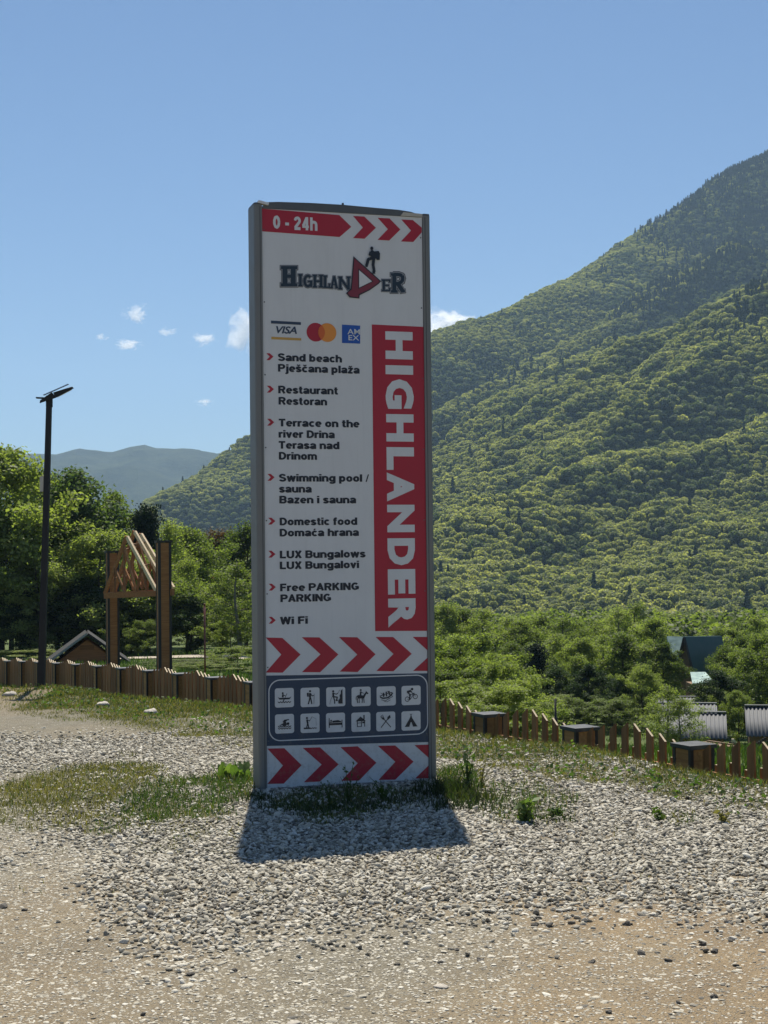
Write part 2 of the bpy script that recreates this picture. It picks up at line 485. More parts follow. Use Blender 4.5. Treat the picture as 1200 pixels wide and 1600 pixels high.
def ground_material():
    mt, t = mat('ground')
    geo = t.add('ShaderNodeNewGeometry').outputs['Position']
    at = lambda nm: t.add('ShaderNodeAttribute', attribute_name=nm).outputs['Fac']
    heap, grs, dirt, field = at('heap'), at('grassy'), at('dirt'), at('field')
    vo = t.add('ShaderNodeTexVoronoi'); vo.inputs['Scale'].default_value = 62; vo.inputs['Randomness'].default_value = 0.95
    t.l(geo, vo.inputs['Vector'])
    vo2 = t.add('ShaderNodeTexVoronoi'); vo2.inputs['Scale'].default_value = 130
    t.l(geo, vo2.inputs['Vector'])
    sep = t.add('ShaderNodeSeparateColor'); t.l(vo.outputs['Color'], sep.inputs[0])
    sep2 = t.add('ShaderNodeSeparateColor'); t.l(vo2.outputs['Color'], sep2.inputs[0])
    n1 = t.noise(geo, 1.1, 6, 0.65); n2 = t.noise(geo, 9, 5, 0.7); n3 = t.noise(geo, 70, 3, 0.7)
    soil = t.ramp(n1, [(0.3, (0.24, 0.165, 0.088)), (0.52, (0.335, 0.245, 0.138)), (0.72, (0.4, 0.315, 0.195))])
    grey = t.ramp(n2, [(0.3, (0.15, 0.137, 0.102)), (0.7, (0.26, 0.24, 0.18))])
    base = t.mix(dirt, grey, soil)
    base = t.mix(t.math('MULTIPLY', n3, 0.5), base, (0.12, 0.1, 0.072))
    st = t.ramp(sep.outputs[0], [(0.0, (0.13, 0.12, 0.1)), (0.35, (0.32, 0.3, 0.25)), (0.75, (0.5, 0.475, 0.41)), (1.0, (0.66, 0.63, 0.57))])
    inside = t.ramp(vo.outputs['Distance'], [(0.28, 1.0), (0.42, 0.0)])
    pick = t.math('GREATER_THAN', sep.outputs[1], t.math('SUBTRACT', 0.78, t.math('MULTIPLY', heap, 0.6)))
    base = t.mix(t.math('MULTIPLY', inside, pick), base, st)
    st2 = t.ramp(sep2.outputs[0], [(0.0, (0.12, 0.11, 0.095)), (0.5, (0.33, 0.3, 0.25)), (1.0, (0.56, 0.53, 0.47))])
    in2 = t.ramp(vo2.outputs['Distance'], [(0.2, 1.0), (0.45, 0.0)])
    pk2 = t.math('GREATER_THAN', sep2.outputs[1], 0.5)
    base = t.mix(t.math('MULTIPLY', t.math('MULTIPLY', in2, pk2), 0.75), base, st2)
    gcol = t.ramp(n2, [(0.3, (0.05, 0.06, 0.02)), (0.55, (0.085, 0.09, 0.03)), (0.75, (0.15, 0.135, 0.06))])
    base = t.mix(t.math('MULTIPLY', grs, t.ramp(n2, [(0.35, 1.0), (0.65, 0.55)])), base, gcol)
    nf = t.noise(geo, 0.25, 6, 0.7); nf2 = t.noise(geo, 3.0, 4, 0.7)
    fcol = t.ramp(nf, [(0.3, (0.06, 0.09, 0.02)), (0.5, (0.095, 0.135, 0.03)), (0.7, (0.13, 0.16, 0.045))])
    fcol = t.mix(t.math('MULTIPLY', nf2, 0.6), fcol, (0.05, 0.075, 0.018))
    base = t.mix(field, base, fcol)
    h = t.math('ADD', t.math('MULTIPLY', inside, pick), t.math('MULTIPLY', in2, 0.4))
    h = t.math('ADD', h, t.math('MULTIPLY', n3, 0.8))
    h = t.math('ADD', h, t.math('MULTIPLY', n2, 1.2))
    t.bsdf(base, 0.9, 0, 0.25, t.bump(h, 0.9, 0.012))
    return mt
M['ground'] = ground_material()

xs = axis(-6.5, 6.5, 0.085, (-4500, 4500), 1.11)
ys = axis(4.5, 24, 0.085, (-60, 9000), 1.08)
gm = grid_mesh('ground', xs, ys, zg, M['ground'], {
    'heap': lambda X, Y: heap_field(X, Y),
    'grassy': lambda X, Y: grass_field(X, Y)[0] * 0.8,
    'dirt': lambda X, Y: dirt_field(X, Y),
    'field': lambda X, Y: sstep(0.3, 3, Y - edge_y(X)),
})
tag(link('ground', gm), kind='structure')

# ------------------------------------------------------------------ mountains
def P3(px, py, Y):
    return (at_x(px, Y, py), Y, at_z(px, py, Y))
RIDGES = [
    # crest points, slope, width of the rounded crest
    ([P3(1650, -40, 3000), P3(1400, 112, 2800), P3(1200, 246, 2600), P3(1040, 352, 2400), P3(880, 440, 2200), P3(675, 548, 1900), P3(390, 682, 1800), P3(235, 790, 1700), P3(100, 850, 1600)], 0.62, 60),
    ([P3(1500, 300, 1900), P3(1200, 432, 1760), P3(1098, 500, 1700), P3(959, 540, 1620), P3(848, 583, 1560), P3(781, 622, 1500), P3(697, 690, 1440), P3(600, 760, 1380)], 0.95, 45),
    ([P3(1500, 330, 1500), P3(1200, 495, 1330), P3(1126, 550, 1280), P3(1042, 615, 1210), P3(931, 704, 1110), P3(875, 752, 1060), P3(792, 808, 980), P3(681, 848, 900), P3(560, 900, 820)], 0.30, 25),
    ([P3(1181, 385, 2080), P3(1014, 440, 1980), P3(903, 512, 1880), P3(800, 590, 1760), P3(690, 650, 1660)], 0.85, 35),
    ([P3(1500, 480, 1230), P3(1200, 650, 1130), P3(1110, 700, 1080), P3(1000, 790, 990), P3(900, 860, 900)], 0.28, 20),
    ([P3(1500, 640, 1000), P3(1200, 790, 930), P3(1080, 860, 860), P3(980, 910, 800)], 0.28, 20),
]
def zm(X, Y):
    X = np.asarray(X, dtype=np.float64); Y = np.asarray(Y, dtype=np.float64)
    Xw = X + 35 * fbm(X, Y, 260, 3, 41); Yw = Y + 35 * fbm(X, Y, 260, 3, 42)
    best = np.full(X.shape, -60.0); calm = None
    for pts, sl, wd in RIDGES:
        bd = np.full(X.shape, 1e9); bz = np.zeros(X.shape)
        for (x0, y0, z0), (x1, y1, z1) in zip(pts[:-1], pts[1:]):
            dx, dy = x1 - x0, y1 - y0
            t = np.clip(((Xw - x0) * dx + (Yw - y0) * dy) / (dx * dx + dy * dy), 0, 1)
            d = np.hypot(Xw - x0 - t * dx, Yw - y0 - t * dy)
            z = z0 + t * (z1 - z0) - sl * (np.sqrt(d * d + wd * wd) - wd)
            near = d < bd
            bz = np.where(near, z, bz); bd = np.where(near, d, bd)
        best = np.maximum(best, bz)
        if calm is None: calm = 0.2 + 0.8 * sstep(20, 260, bd)
    nz = 16 * fbm(X * 0.83 + Y * 0.55, (-X * 0.55 + Y * 0.83) * 2.2, 330, 4, 43) + 13 * fbm(X * 0.83 + Y * 0.55, (-X * 0.55 + Y * 0.83) * 1.7, 95, 3, 44)
    return best + nz * sstep(-50, 20, best) * calm

def mountain_material():
    mt, t = mat('mountain')
    geo = t.add('ShaderNodeNewGeometry').outputs['Position']
    n = t.noise(geo, 0.05, 6, 0.7)
    c = t.ramp(n, [(0.3, (0.03, 0.045, 0.018)), (0.7, (0.07, 0.09, 0.035))])
    t.bsdf(c, 1.0, 0, 0.1, t.bump(t.noise(geo, 0.15, 5, 0.7), 1.0, 3.0))
    return mt
M['mountain'] = mountain_material()
mg = grid_mesh('mountain', np.arange(-700, 1900, 14), np.arange(600, 3500, 14), zm, M['mountain'])
tag(link('mountain', mg), kind='structure')

def far_z(X, Y):
    a = np.degrees(np.arctan2(X, Y))
    px = 600 + F * np.tan(np.radians(a))
    el = np.interp(px, [-900, -300, -60, 30, 70, 120, 175, 205, 235, 270, 300, 345, 420, 520, 1300], [650, 700, 716, 722, 717, 713, 717, 709, 706, 709, 708, 707, 690, 700, 700])
    top = (868 + (600 - px) * 0.0114 - el) / F * 5600
    r = np.hypot(X, Y)
    prof = 1 - np.abs(r - 5600) / 1900
    side = 0.16 * fbm(X, Y, 700, 4, 52) * sstep(0, 0.5, 1 - prof) + 0.5 * (0.5 - np.abs(fbm(X * 0.9 - Y * 0.45, X * 0.45 + Y * 0.9, 900, 3, 55))) * sstep(0.02, 0.35, 1 - prof)
    return np.maximum(top * np.clip(prof, -1, 1) + top * 0.6 * side + 22 * fbm(X, Y, 420, 4, 57) + 11 * fbm(X, Y, 90, 3, 53), -80)
def far_material():
    mt, t = mat('far_forest_hill')
    geo = t.add('ShaderNodeNewGeometry').outputs['Position']
    n = t.noise(geo, 0.01, 8, 0.75)
    c = t.ramp(n, [(0.35, (0.02, 0.03, 0.018)), (0.65, (0.06, 0.075, 0.035))])
    t.bsdf(c, 1.0, 0, 0.1, t.bump(t.noise(geo, 0.03, 6, 0.8), 1.0, 12.0))
    return mt
M['far'] = far_material()
fm = grid_mesh('far_hill', np.arange(-5200, 1500, 28), np.arange(3600, 7700, 28), far_z, M['far'])
tag(link('far_hill', fm), kind='structure')

# ------------------------------------------------------------------ scattering of stuff
def scatter(name, pts, rots, scales, idx, sources):
    """one object that instances unlinked source objects on its points"""
    me = bpy.data.meshes.new(name)
    n = len(pts)
    me.vertices.add(n)
    me.vertices.foreach_set('co', np.asarray(pts, dtype=np.float32).ravel())
    a = me.attributes.new('rot', 'FLOAT_VECTOR', 'POINT'); a.data.foreach_set('vector', np.asarray(rots, dtype=np.float32).ravel())
    a = me.attributes.new('scl', 'FLOAT_VECTOR', 'POINT'); a.data.foreach_set('vector', np.asarray(scales, dtype=np.float32).ravel())
    a = me.attributes.new('idx', 'INT', 'POINT'); a.data.foreach_set('value', np.asarray(idx, dtype=np.int32))
    me.update()
    src = bpy.data.collections.new(name + '_kinds')
    for i, s in enumerate(sources):
        s.name = name + '_kind_%02d' % i
        src.objects.link(s)
    g = bpy.data.node_groups.new(name + '_scatter', 'GeometryNodeTree')
    g.interface.new_socket(name='Geometry', in_out='INPUT', socket_type='NodeSocketGeometry')
    g.interface.new_socket(name='Geometry', in_out='OUTPUT', socket_type='NodeSocketGeometry')
    N = g.nodes
    gi, go = N.new('NodeGroupInput'), N.new('NodeGroupOutput')
    ci = N.new('GeometryNodeCollectionInfo'); ci.inputs['Collection'].default_value = src
    ci.inputs['Separate Children'].default_value = True
    ci.inputs['Reset Children'].default_value = True
    iop = N.new('GeometryNodeInstanceOnPoints'); iop.inputs['Pick Instance'].default_value = True
    def na(nm, ty):
        nd = N.new('GeometryNodeInputNamedAttribute'); nd.data_type = ty
        nd.inputs['Name'].default_value = nm; return nd.outputs['Attribute']
    e2r = N.new('FunctionNodeEulerToRotation')
    L = g.links
    L.new(gi.outputs[0], iop.inputs['Points']); L.new(ci.outputs[0], iop.inputs['Instance'])
    L.new(na('idx', 'INT'), iop.inputs['Instance Index'])
    L.new(na('rot', 'FLOAT_VECTOR'), e2r.inputs[0]); L.new(e2r.outputs[0], iop.inputs['Rotation'])
    L.new(na('scl', 'FLOAT_VECTOR'), iop.inputs['Scale'])
    L.new(iop.outputs[0], go.inputs[0])
    o = link(name, me)
    md = o.modifiers.new('scatter', 'NODES'); md.node_group = g
    return o

def leaf_cards(rng, C, size, upbias=0.4, outward=None, aspect=1.5):
    """quads at centres C (n,3); returns verts, faces"""
    n = len(C)
    nr = rng.normal(size=(n, 3))
    if outward is not None: nr = nr * 0.6 + outward * 1.0
    nr[:, 2] += upbias
    nr /= np.linalg.norm(nr, axis=1, keepdims=True)
    t = np.cross(nr, rng.normal(size=(n, 3))); t /= np.linalg.norm(t, axis=1, keepdims=True)
    b = np.cross(nr, t)
    s = (size * rng.uniform(0.6, 1.35, n))[:, None]
    a, bb = t * s * 0.5 * aspect, b * s * 0.5
    V = np.stack([C - a, C - bb, C + a, C + bb], 1).reshape(-1, 3)
    Fc = np.arange(n * 4).reshape(n, 4)
    return V, Fc

def forest_crown(seed, mul=1.0, size=0.27, leafm='forest_leaf'):
    rng = np.random.RandomState(seed)
    lob = [(rng.uniform(-.5, .5), rng.uniform(-.5, .5), rng.uniform(0.0, 0.5), rng.uniform(.45, .62)) for _ in range(7)] + [(0, 0, 0.15, .75)]
    Cs, Os = [], []
    for (x, y, z, r) in lob:
        k = int(110 * r * mul)
        d = rng.normal(size=(k, 3)); d[:, 2] = np.abs(d[:, 2]) * 1.0 - 0.35
        d /= np.linalg.norm(d, axis=1, keepdims=True)
        Cs.append(np.array([x, y, z]) + d * r * rng.uniform(.85, 1.08, (k, 1))); Os.append(d)
    C, O = np.concatenate(Cs), np.concatenate(Os)
    V, Fc = leaf_cards(rng, C, size, 0.35, O)
    return bpy.data.objects.new('crown_kind', quick_mesh('forest_crown', V, Fc, M[leafm]))

def forest_conifer(seed):
    rng = np.random.RandomState(seed)
    n = 330
    h = rng.uniform(0, 1, n) ** 1.4
    r = (1 - h) * 0.62 * rng.uniform(.55, 1.05, n) + 0.02
    a = rng.uniform(0, 2 * PI, n)
    C = np.stack([r * np.cos(a), r * np.sin(a), h * 3.0 - 0.6], 1)
    O = np.stack([np.cos(a), np.sin(a), np.full(n, 0.3)], 1)
    V, Fc = leaf_cards(rng, C, 0.26, 0.3, O)
    return bpy.data.objects.new('conifer_kind', quick_mesh('forest_conifer', V, Fc, M['forest_needle']))

rng = np.random.RandomState(7)
cell = 5.6
gx, gy = np.meshgrid(np.arange(-700, 1050, cell), np.arange(640, 2800, cell))
PX = (gx + rng.uniform(-.45, .45, gx.shape) * cell).ravel(); PY = (gy + rng.uniform(-.45, .45, gx.shape) * cell).ravel()
view = (np.abs(PX + 0) < 0.285 * PY + 25)
PX, PY = PX[view], PY[view]
PZ = zm(PX, PY)
# drop what lies behind the main crest
crest = np.array([p[:2] for p in RIDGES[0][0]])
cyl = np.interp(PX, crest[::-1, 0], crest[::-1, 1])
keep = (PY < cyl + 60) & (PZ > -45)
thin = rng.rand(len(PX)) < np.where(PX < at_x(225, 1700) * PY / 1700, 0.0, 1.0)
keep &= thin
PX, PY, PZ = PX[keep], PY[keep], PZ[keep]
nn = len(PX)
conn = sstep(0.15, 0.6, fbm(PX, PY, 180, 3, 61) + sstep(180, 560, PZ) * 0.95 - 0.28)
is_con = rng.rand(nn) < (0.008 + 0.6 * conn * sstep(120, 320, PZ) + 0.6 * sstep(450, 580, PZ + 30 * fbm(PX, PY, 120, 3, 68)) * sstep(-260, -40, PY - cyl[keep]))
big = (2.4 + 2.7 * rng.rand(nn) ** 1.4) * (1 + 0.25 * fbm(PX, PY, 45, 3, 62))
sc_b = np.stack([big, big, big * rng.uniform(.8, 1.25, nn)], 1)
cb = rng.uniform(2.6, 4.4, nn)
sc_c = np.stack([cb * 1.15, cb * 1.15, cb * rng.uniform(.85, 1.25, nn)], 1)
scl = np.where(is_con[:, None], sc_c, sc_b)
rot = np.stack([np.zeros(nn), np.zeros(nn), rng.uniform(0, 6.28, nn)], 1)
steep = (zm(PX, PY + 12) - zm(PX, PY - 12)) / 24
shady = rng.rand(nn) < 0.05 + 0.85 * sstep(0.4, 0.75, steep + 0.12 * fbm(PX, PY, 70, 3, 66))  # steep faces towards the camera get darker crowns, painting in their shade
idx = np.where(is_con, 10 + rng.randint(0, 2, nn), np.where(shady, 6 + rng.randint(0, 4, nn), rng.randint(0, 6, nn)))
srcs = [forest_crown(100 + i, 1.5, .22) for i in range(6)] + [forest_crown(160 + i, 1.4, .23, 'forest_leaf_shade') for i in range(4)] + [forest_conifer(200 + i) for i in range(2)]
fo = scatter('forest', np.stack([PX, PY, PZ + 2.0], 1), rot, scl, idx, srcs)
tag(fo, 'dense spring woodland covering the big mountain slope', 'forest', kind='stuff')

# woodland on the valley floor between the tree belt and the mountain
cell = 7.0
gx, gy = np.meshgrid(np.arange(-260, 330, cell), np.arange(165, 700, cell))
PX = (gx + rng.uniform(-.45, .45, gx.shape) * cell).ravel(); PY = (gy + rng.uniform(-.45, .45, gx.shape) * cell).ravel()
v = np.abs(PX) < 0.29 * PY + 10
PX, PY = PX[v], PY[v]; nn = len(PX)
big = rng.uniform(3.0, 4.6, nn)
srcs = [forest_crown(300 + i, 5.0, 0.12, 'leaf') for i in range(4)]
fo2 = scatter('woods', np.stack([PX, PY, np.maximum(zg(PX, PY), zm(PX, PY)) + 1.5], 1), np.stack([np.zeros(nn), np.zeros(nn), rng.uniform(0, 6.28, nn)], 1),
              np.stack([big, big, big * 1.1], 1), rng.randint(0, 4, nn), srcs)
tag(fo2, 'unbroken woods on the valley floor behind the nearer trees', 'woods', kind='stuff')

# ------------------------------------------------------------------ trees (each a thing: trunk, crown)
TREE_H = 10.0
def tree_kind(seed, mtl, shape, n_leaf, leaf, bark='bark', n_limb=14, spread=1.0):
    """returns (trunk mesh, crown mesh) of a tree 10 m tall"""
    rng = np.random.RandomState(seed); rnd = random.Random(seed)
    H = TREE_H
    prof = {'round': lambda h: math.sin(PI * min(1, max(0, (h - 0.1) / 0.9)) ** 0.8) * 0.36,
            'tall': lambda h: math.sin(PI * min(1, max(0, (h - 0.06) / 0.94)) ** 0.7) * 0.22,
            'cone': lambda h: (1.02 - h) * 0.27,
            'bush': lambda h: math.sqrt(max(0, 1 - (h * 1.0) ** 2)) * 0.6,
            'airy': lambda h: math.sin(PI * min(1, max(0, (h - 0.22) / 0.78)) ** 0.85) * 0.28}[shape]
    mb = MB()
    lean = (rnd.uniform(-.04, .04), rnd.uniform(-.04, .04))
    tp = [Vector((lean[0] * H * t + 0.12 * math.sin(t * 7 + seed), lean[1] * H * t, H * t * 0.93)) for t in np.linspace(0, 1, 9)]
    br = 0.15 if shape != 'bush' else 0.08
    mb.tube(tp, [br * (1 - 0.9 * t) + 0.015 for t in np.linspace(0, 1, 9)], 8)
    clumps = []
    nl = n_limb
    for i in range(nl):
        h = 0.16 + 0.8 * (i + rnd.random() * 0.8) / nl
        if shape == 'bush': h = rnd.uniform(0.05, 0.9)
        k = min(7, int(h * 8)); base = tp[k].lerp(tp[k + 1], h * 8 - k if h * 8 - k <= 1 else 1)
        a = i * 2.4 + rnd.uniform(-.5, .5)
        rad = prof(min(h + 0.06, 0.98)) * H * rnd.uniform(0.65, 1.12) * spread
        rise = (0.25 if shape == 'cone' else 0.75) * rad * rnd.uniform(.5, 1.1)
        if shape == 'cone': rise = -0.12 * rad
        tip = base + Vector((math.cos(a) * rad, math.sin(a) * rad, rise))
        tip.z = min(tip.z, H * 0.99)
        mid = base.lerp(tip, 0.5) + Vector((0, 0, -0.06 * rad))
        r0 = max(0.018, br * (1 - 0.85 * h) * 0.45)
        mb.tube([base, mid, tip], [r0, r0 * .6, 0.012], 5)
        for q in (0.5, 0.75, 1.0):
            c = base.lerp(tip, q)
            sub = c + Vector((rnd.gauss(0, .35), rnd.gauss(0, .35), rnd.gauss(0.15, .3)))
            mb.tube([c, sub], [0.02, 0.008], 4)
            clumps.append((sub, (0.45 + 0.35 * rnd.random()) * (0.7 if shape in ('cone', 'airy') else 1.0)))
            clumps.append((c, 0.35 + 0.3 * rnd.random()))
    clumps.append((tp[-1], 0.45)); clumps.append((tp[-2], 0.6))
    if shape != 'airy':
        for _ in range(nl * 2):
            h = rnd.uniform(0.1, 0.95); a = rnd.uniform(0, 6.28); rr = prof(h) * H * math.sqrt(rnd.uniform(.25, 1.0)) * spread
            clumps.append((Vector((math.cos(a) * rr, math.sin(a) * rr, h * H)), rnd.uniform(.4, .85)))
    w = np.array([c[1] ** 2 for c in clumps]); w /= w.sum()
    pick = rng.choice(len(clumps), n_leaf, p=w)
    cc = np.array([tuple(c[0]) for c in clumps])[pick]; cr = np.array([c[1] for c in clumps])[pick]
    d = rng.normal(size=(n_leaf, 3)); d /= np.linalg.norm(d, axis=1, keepdims=True)
    rad = rng.uniform(0.1, 1.0, n_leaf) ** 0.6 * cr * np.where(rng.rand(n_leaf) < .15, 1.6, 1.05)
    C = cc + d * rad[:, None] * np.array([1.1, 1.1, 0.72])
    C[:, 2] = np.maximum(C[:, 2], 0.05)
    V, Fc = leaf_cards(rng, C, leaf, 0.45, d * 0.25)
    return mb.mesh('trunk', M[bark], True), quick_mesh('crown', V, Fc, M[mtl])

KIND = {
    'broad': [tree_kind(s, 'leaf', 'round', 24000, 0.125, n_limb=18) for s in (1, 2, 3)],
    'light': [tree_kind(s, 'leaf_light', 'round', 22000, 0.12, n_limb=16) for s in (4, 5)],
    'dark': [tree_kind(s, 'leaf_dark', 'round', 22000, 0.13, n_limb=18) for s in (6, 7)],
    'tall': [tree_kind(s, 'leaf_silver', 'tall', 17000, 0.115, n_limb=20) for s in (8, 9)],
    'sapling': [tree_kind(s, 'leaf_light', 'tall', 9000, 0.105, 'pale_bark', n_limb=22) for s in (21, 22, 23)],
    'poplar': [tree_kind(s, 'leaf', 'tall', 15000, 0.115, n_limb=22) for s in (24, 25)],
    'conifer': [tree_kind(s, 'leaf_needle', 'cone', 17000, 0.125, n_limb=34) for s in (10, 11)],
    'airy': [tree_kind(s, 'leaf_light', 'airy', 8000, 0.1, 'pale_bark', n_limb=20) for s in (12, 13)],
    'bush': [tree_kind(s, 'leaf_light', 'bush', 22000, 0.13, n_limb=14) for s in (14, 15)],
    'russet': [tree_kind(s, 'leaf_russet', 'round', 14000, 0.12, n_limb=16) for s in (16,)],
    'darkbush': [tree_kind(s, 'leaf', 'bush', 19000, 0.13, n_limb=14) for s in (17, 18)],
}
tcount = [0]
def tree(kind, px, ptop, Y, label, group=None, wide=1.0, name=None, cat=None, base=None):
    tcount[0] += 1
    i = tcount[0]
    x = at_x(px, Y, 950)
    z0 = zg1(x, Y) - 0.1 if base is None else base
    h = at_z(px, ptop, Y) - z0
    name = name or {'conifer': 'spruce_tree', 'bush': 'shrub', 'darkbush': 'shrub', 'airy': 'young_tree'}.get(kind, 'leafy_tree')
    root = empty(name, (x, Y, z0), (i * 1.7) % 6.28)
    s = h / TREE_H
    ws = max(s, 0.35) * wide
    root.scale = (ws, ws, s)
    tag(root, label, cat or ('shrub' if 'shrub' in name else 'tree'), group)
    tr, cr = KIND[kind][i % len(KIND[kind])]
    link('trunk', tr, root); link('crown', cr, root)
    return root

gl_ = 'wood on the left behind the lamp post'
tree('light', 2, 682, 96, 'tall light green tree cut by the left edge, taller than its neighbours', gl_, 1.15)
tree('tall', 50, 714, 104, 'narrow pointed tree right behind the upper lamp post', gl_, 1.1)
tree('tall', 118, 718, 100, 'silvery tall tree standing above the wood just right of the lamp post', gl_, 1.25)
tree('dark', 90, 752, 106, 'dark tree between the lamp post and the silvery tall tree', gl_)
tree('poplar', 180, 762, 104, 'rounded tree above the left column of the wooden gateway', gl_)
tree('conifer', 228, 778, 102, 'dark narrow tree behind the top of the gateway rafters', gl_, 0.9)
tree('sapling', 262, 802, 108, 'yellow green tree behind the right column of the gateway', gl_)
tree('broad', 300, 815, 112, 'green tree between the gateway and the russet tree', gl_)
tree('russet', 345, 822, 128, 'brownish russet tree halfway between gateway and tall sign', gl_, 1.3)
tree('broad', 385, 815, 120, 'dark green tree half hidden by the left edge of the tall sign', gl_)
tree('airy', 372, 868, 90, 'feathery light tree beside the left edge of the tall sign', gl_, 1.5)
tree('light', 345, 905, 96, 'small feathery tree left of the tall sign above the red pole', gl_, 1.1)
tree('broad', 20, 790, 94, 'bushy tree low at the left edge under the tall light green one', gl_, 1.15)
tree('light', 62, 845, 93, 'yellow green bushy tree crossed by the lamp post', gl_, 1.2)
tree('sapling', 105, 800, 97, 'leafy tree right of the lamp post at mid height', gl_, 1.7)
tree('light', 150, 822, 94, 'bright leafy tree left of the gateway column', gl_, 1.15)
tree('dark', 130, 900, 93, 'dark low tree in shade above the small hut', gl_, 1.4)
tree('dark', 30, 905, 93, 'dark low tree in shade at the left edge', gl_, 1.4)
tree('light', 205, 850, 97, 'leafy tree seen through the gateway rafters', gl_, 1.1)
tree('broad', 250, 880, 95, 'leafy tree behind the right column of the gateway low down', gl_, 1.2)
tree('sapling', 292, 862, 98, 'green tree right of the gateway above the red pole', gl_, 1.15)
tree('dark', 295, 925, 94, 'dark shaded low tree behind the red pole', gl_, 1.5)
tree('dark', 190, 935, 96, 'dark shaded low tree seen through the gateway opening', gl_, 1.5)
tree('darkbush', 235, 985, 92, 'dark shrub behind the opening of the gateway', None, 0.9)
tree('bush', 225, 968, 90.5, 'light green shrub seen through the gateway beside the path', None, 0.8)
tree('darkbush', 70, 960, 92, 'dark shrub at the foot of the wood by the lamp post', None, 1.3)
tree('darkbush', 165, 962, 92, 'dark shrub behind the left gateway column', None, 1.2)
tree('darkbush', 360, 955, 92, 'shrub at the foot of the wood left of the tall sign', None, 1.2)
tree('bush', 372, 1010, 74, 'light green shrub beyond the fence beside the tall sign', None, 1.0)
tree('darkbush', 290, 1030, 76, 'low dark shrub beyond the fence right of the gateway', None, 1.5)
tree('darkbush', 320, 1034, 72, 'low shrub at the foot of the red pole', None, 1.3)
tree('bush', 30, 1016, 86, 'low light green shrub beyond the fence left of the lamp post', None, 1.6)
tree('bush', 420, 940, 95, 'shrub hidden mostly behind the left side of the tall sign', None, 1.2)

gr_ = 'tree belt right of the tall sign'
rr = random.Random(5)
ORD = ['nearest', 'second', 'third', 'fourth', 'fifth', 'sixth', 'seventh', 'eighth', 'ninth', 'tenth', 'eleventh', 'twelfth', 'thirteenth', 'fourteenth', 'fifteenth', 'sixteenth', 'seventeenth', 'farthest']
LOOK = {'light': 'yellow green leafy', 'broad': 'rounded green', 'airy': 'thin see-through', 'sapling': 'slim pale stemmed', 'poplar': 'narrow dense'}
def BACKLAB(i, k): return '%s tree, %s from the sign in the back row of the belt' % (LOOK[k], ORD[i])
back = [(690, 938), (722, 948), (752, 945), (785, 955), (815, 962), (846, 950), (878, 958), (905, 966), (935, 962), (962, 940), (992, 934), (1024, 962), (1058, 985), (1090, 985), (1122, 978), (1150, 968), (1180, 955), (1212, 950)]
for i, (px, py) in enumerate(back):
    k = ['light', 'poplar', 'airy', 'sapling', 'broad', 'sapling', 'airy'][i % 7]
    if px in (962, 992): k = 'airy'
    tree(k, px, py, 138 + rr.uniform(-8, 8) + (20 if 1040 < px < 1130 else 0), BACKLAB(i, k), gr_, {'airy': 1.4, 'sapling': 1.5, 'poplar': 1.35}.get(k, 1.0))
mid = [(700, 985, 'sapling'), (738, 990, 'airy'), (770, 985, 'sapling'), (800, 1000, 'poplar'), (870, 985, 'sapling'), (905, 990, 'light'), (940, 985, 'airy'), (975, 985, 'poplar'), (1008, 1000, 'sapling'), (1160, 990, 'broad'), (1195, 985, 'light')]
for i, (px, py, k) in enumerate(mid):
    tree(k, px, py, 118 + rr.uniform(-6, 6), '%s tree, %s from the sign in the middle row of the belt' % (LOOK[k], ORD[i]), gr_, {'airy': 1.35, 'sapling': 1.6, 'poplar': 1.4}.get(k, 1.0))
tree('conifer', 838, 1000, 108, 'dark spruce standing in the middle of the tree belt', None, 1.25)
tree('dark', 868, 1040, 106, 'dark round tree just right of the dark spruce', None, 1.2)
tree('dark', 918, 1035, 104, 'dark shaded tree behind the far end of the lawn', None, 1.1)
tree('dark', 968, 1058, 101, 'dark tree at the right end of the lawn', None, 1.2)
tree('light', 905, 1020, 108, 'light green tree above the shaded trees by the lawn', None, 1.0)
tree('light', 1000, 1035, 100, 'light green tree left of the corrugated roofs', None, 1.0)
tree('airy', 1038, 1062, 72, 'thin young tree standing in front of the corrugated roofs', None, 1.3)
tree('airy', 1060, 1085, 71, 'small twiggy tree before the nearest corrugated roof', None, 1.3)
tree('dark', 1120, 1045, 92, 'dark tree between the corrugated roofs', None, 1.25)
tree('light', 1160, 1010, 98, 'bright leafy tree above the right hand corrugated roof', None, 1.1)
tree('broad', 1198, 1005, 95, 'leafy tree cut by the right edge above a corrugated roof', None, 1.1)
tree('light', 1102, 1068, 95, 'small light green tree below the pale green roof', None, 1.1)
tree('broad', 1035, 1000, 112, 'leafy tree covering the left side of the green roofed cabin', None, 0.9)
tree('broad', 1135, 1008, 114, 'leafy tree covering the right side of the green roofed cabin', None, 1.0)
tree('light', 1150, 1075, 88, 'small tree right of the nearest corrugated roof', None, 0.8)
for i, (px, py, Y) in enumerate([(695, 1010, 62), (728, 1025, 60), (760, 1042, 58), (790, 1058, 57), (712, 1045, 52), (748, 1068, 50), (780, 1080, 50), (812, 1078, 60), (690, 1062, 46), (675, 990, 70), (720, 1000, 76), (765, 1020, 78), (800, 1045, 76)]):
    tree('bush' if i % 4 else 'darkbush', px, py, Y, '%s green shrub, %s from the sign foot on the bank towards the lawn' % ('light' if i % 4 else 'darker', ORD[i]), 'shrubs on the bank right of the tall sign', 1.1)
for i, (px, py, Y) in enumerate([(845, 1085, 98), (885, 1088, 98), (930, 1090, 98), (955, 1092, 96)]):
    tree('darkbush', px, py, Y, 'low shrub, %s from the sign along the far side of the lawn' % ORD[i], 'low shrubs along the lawn', 1.4)

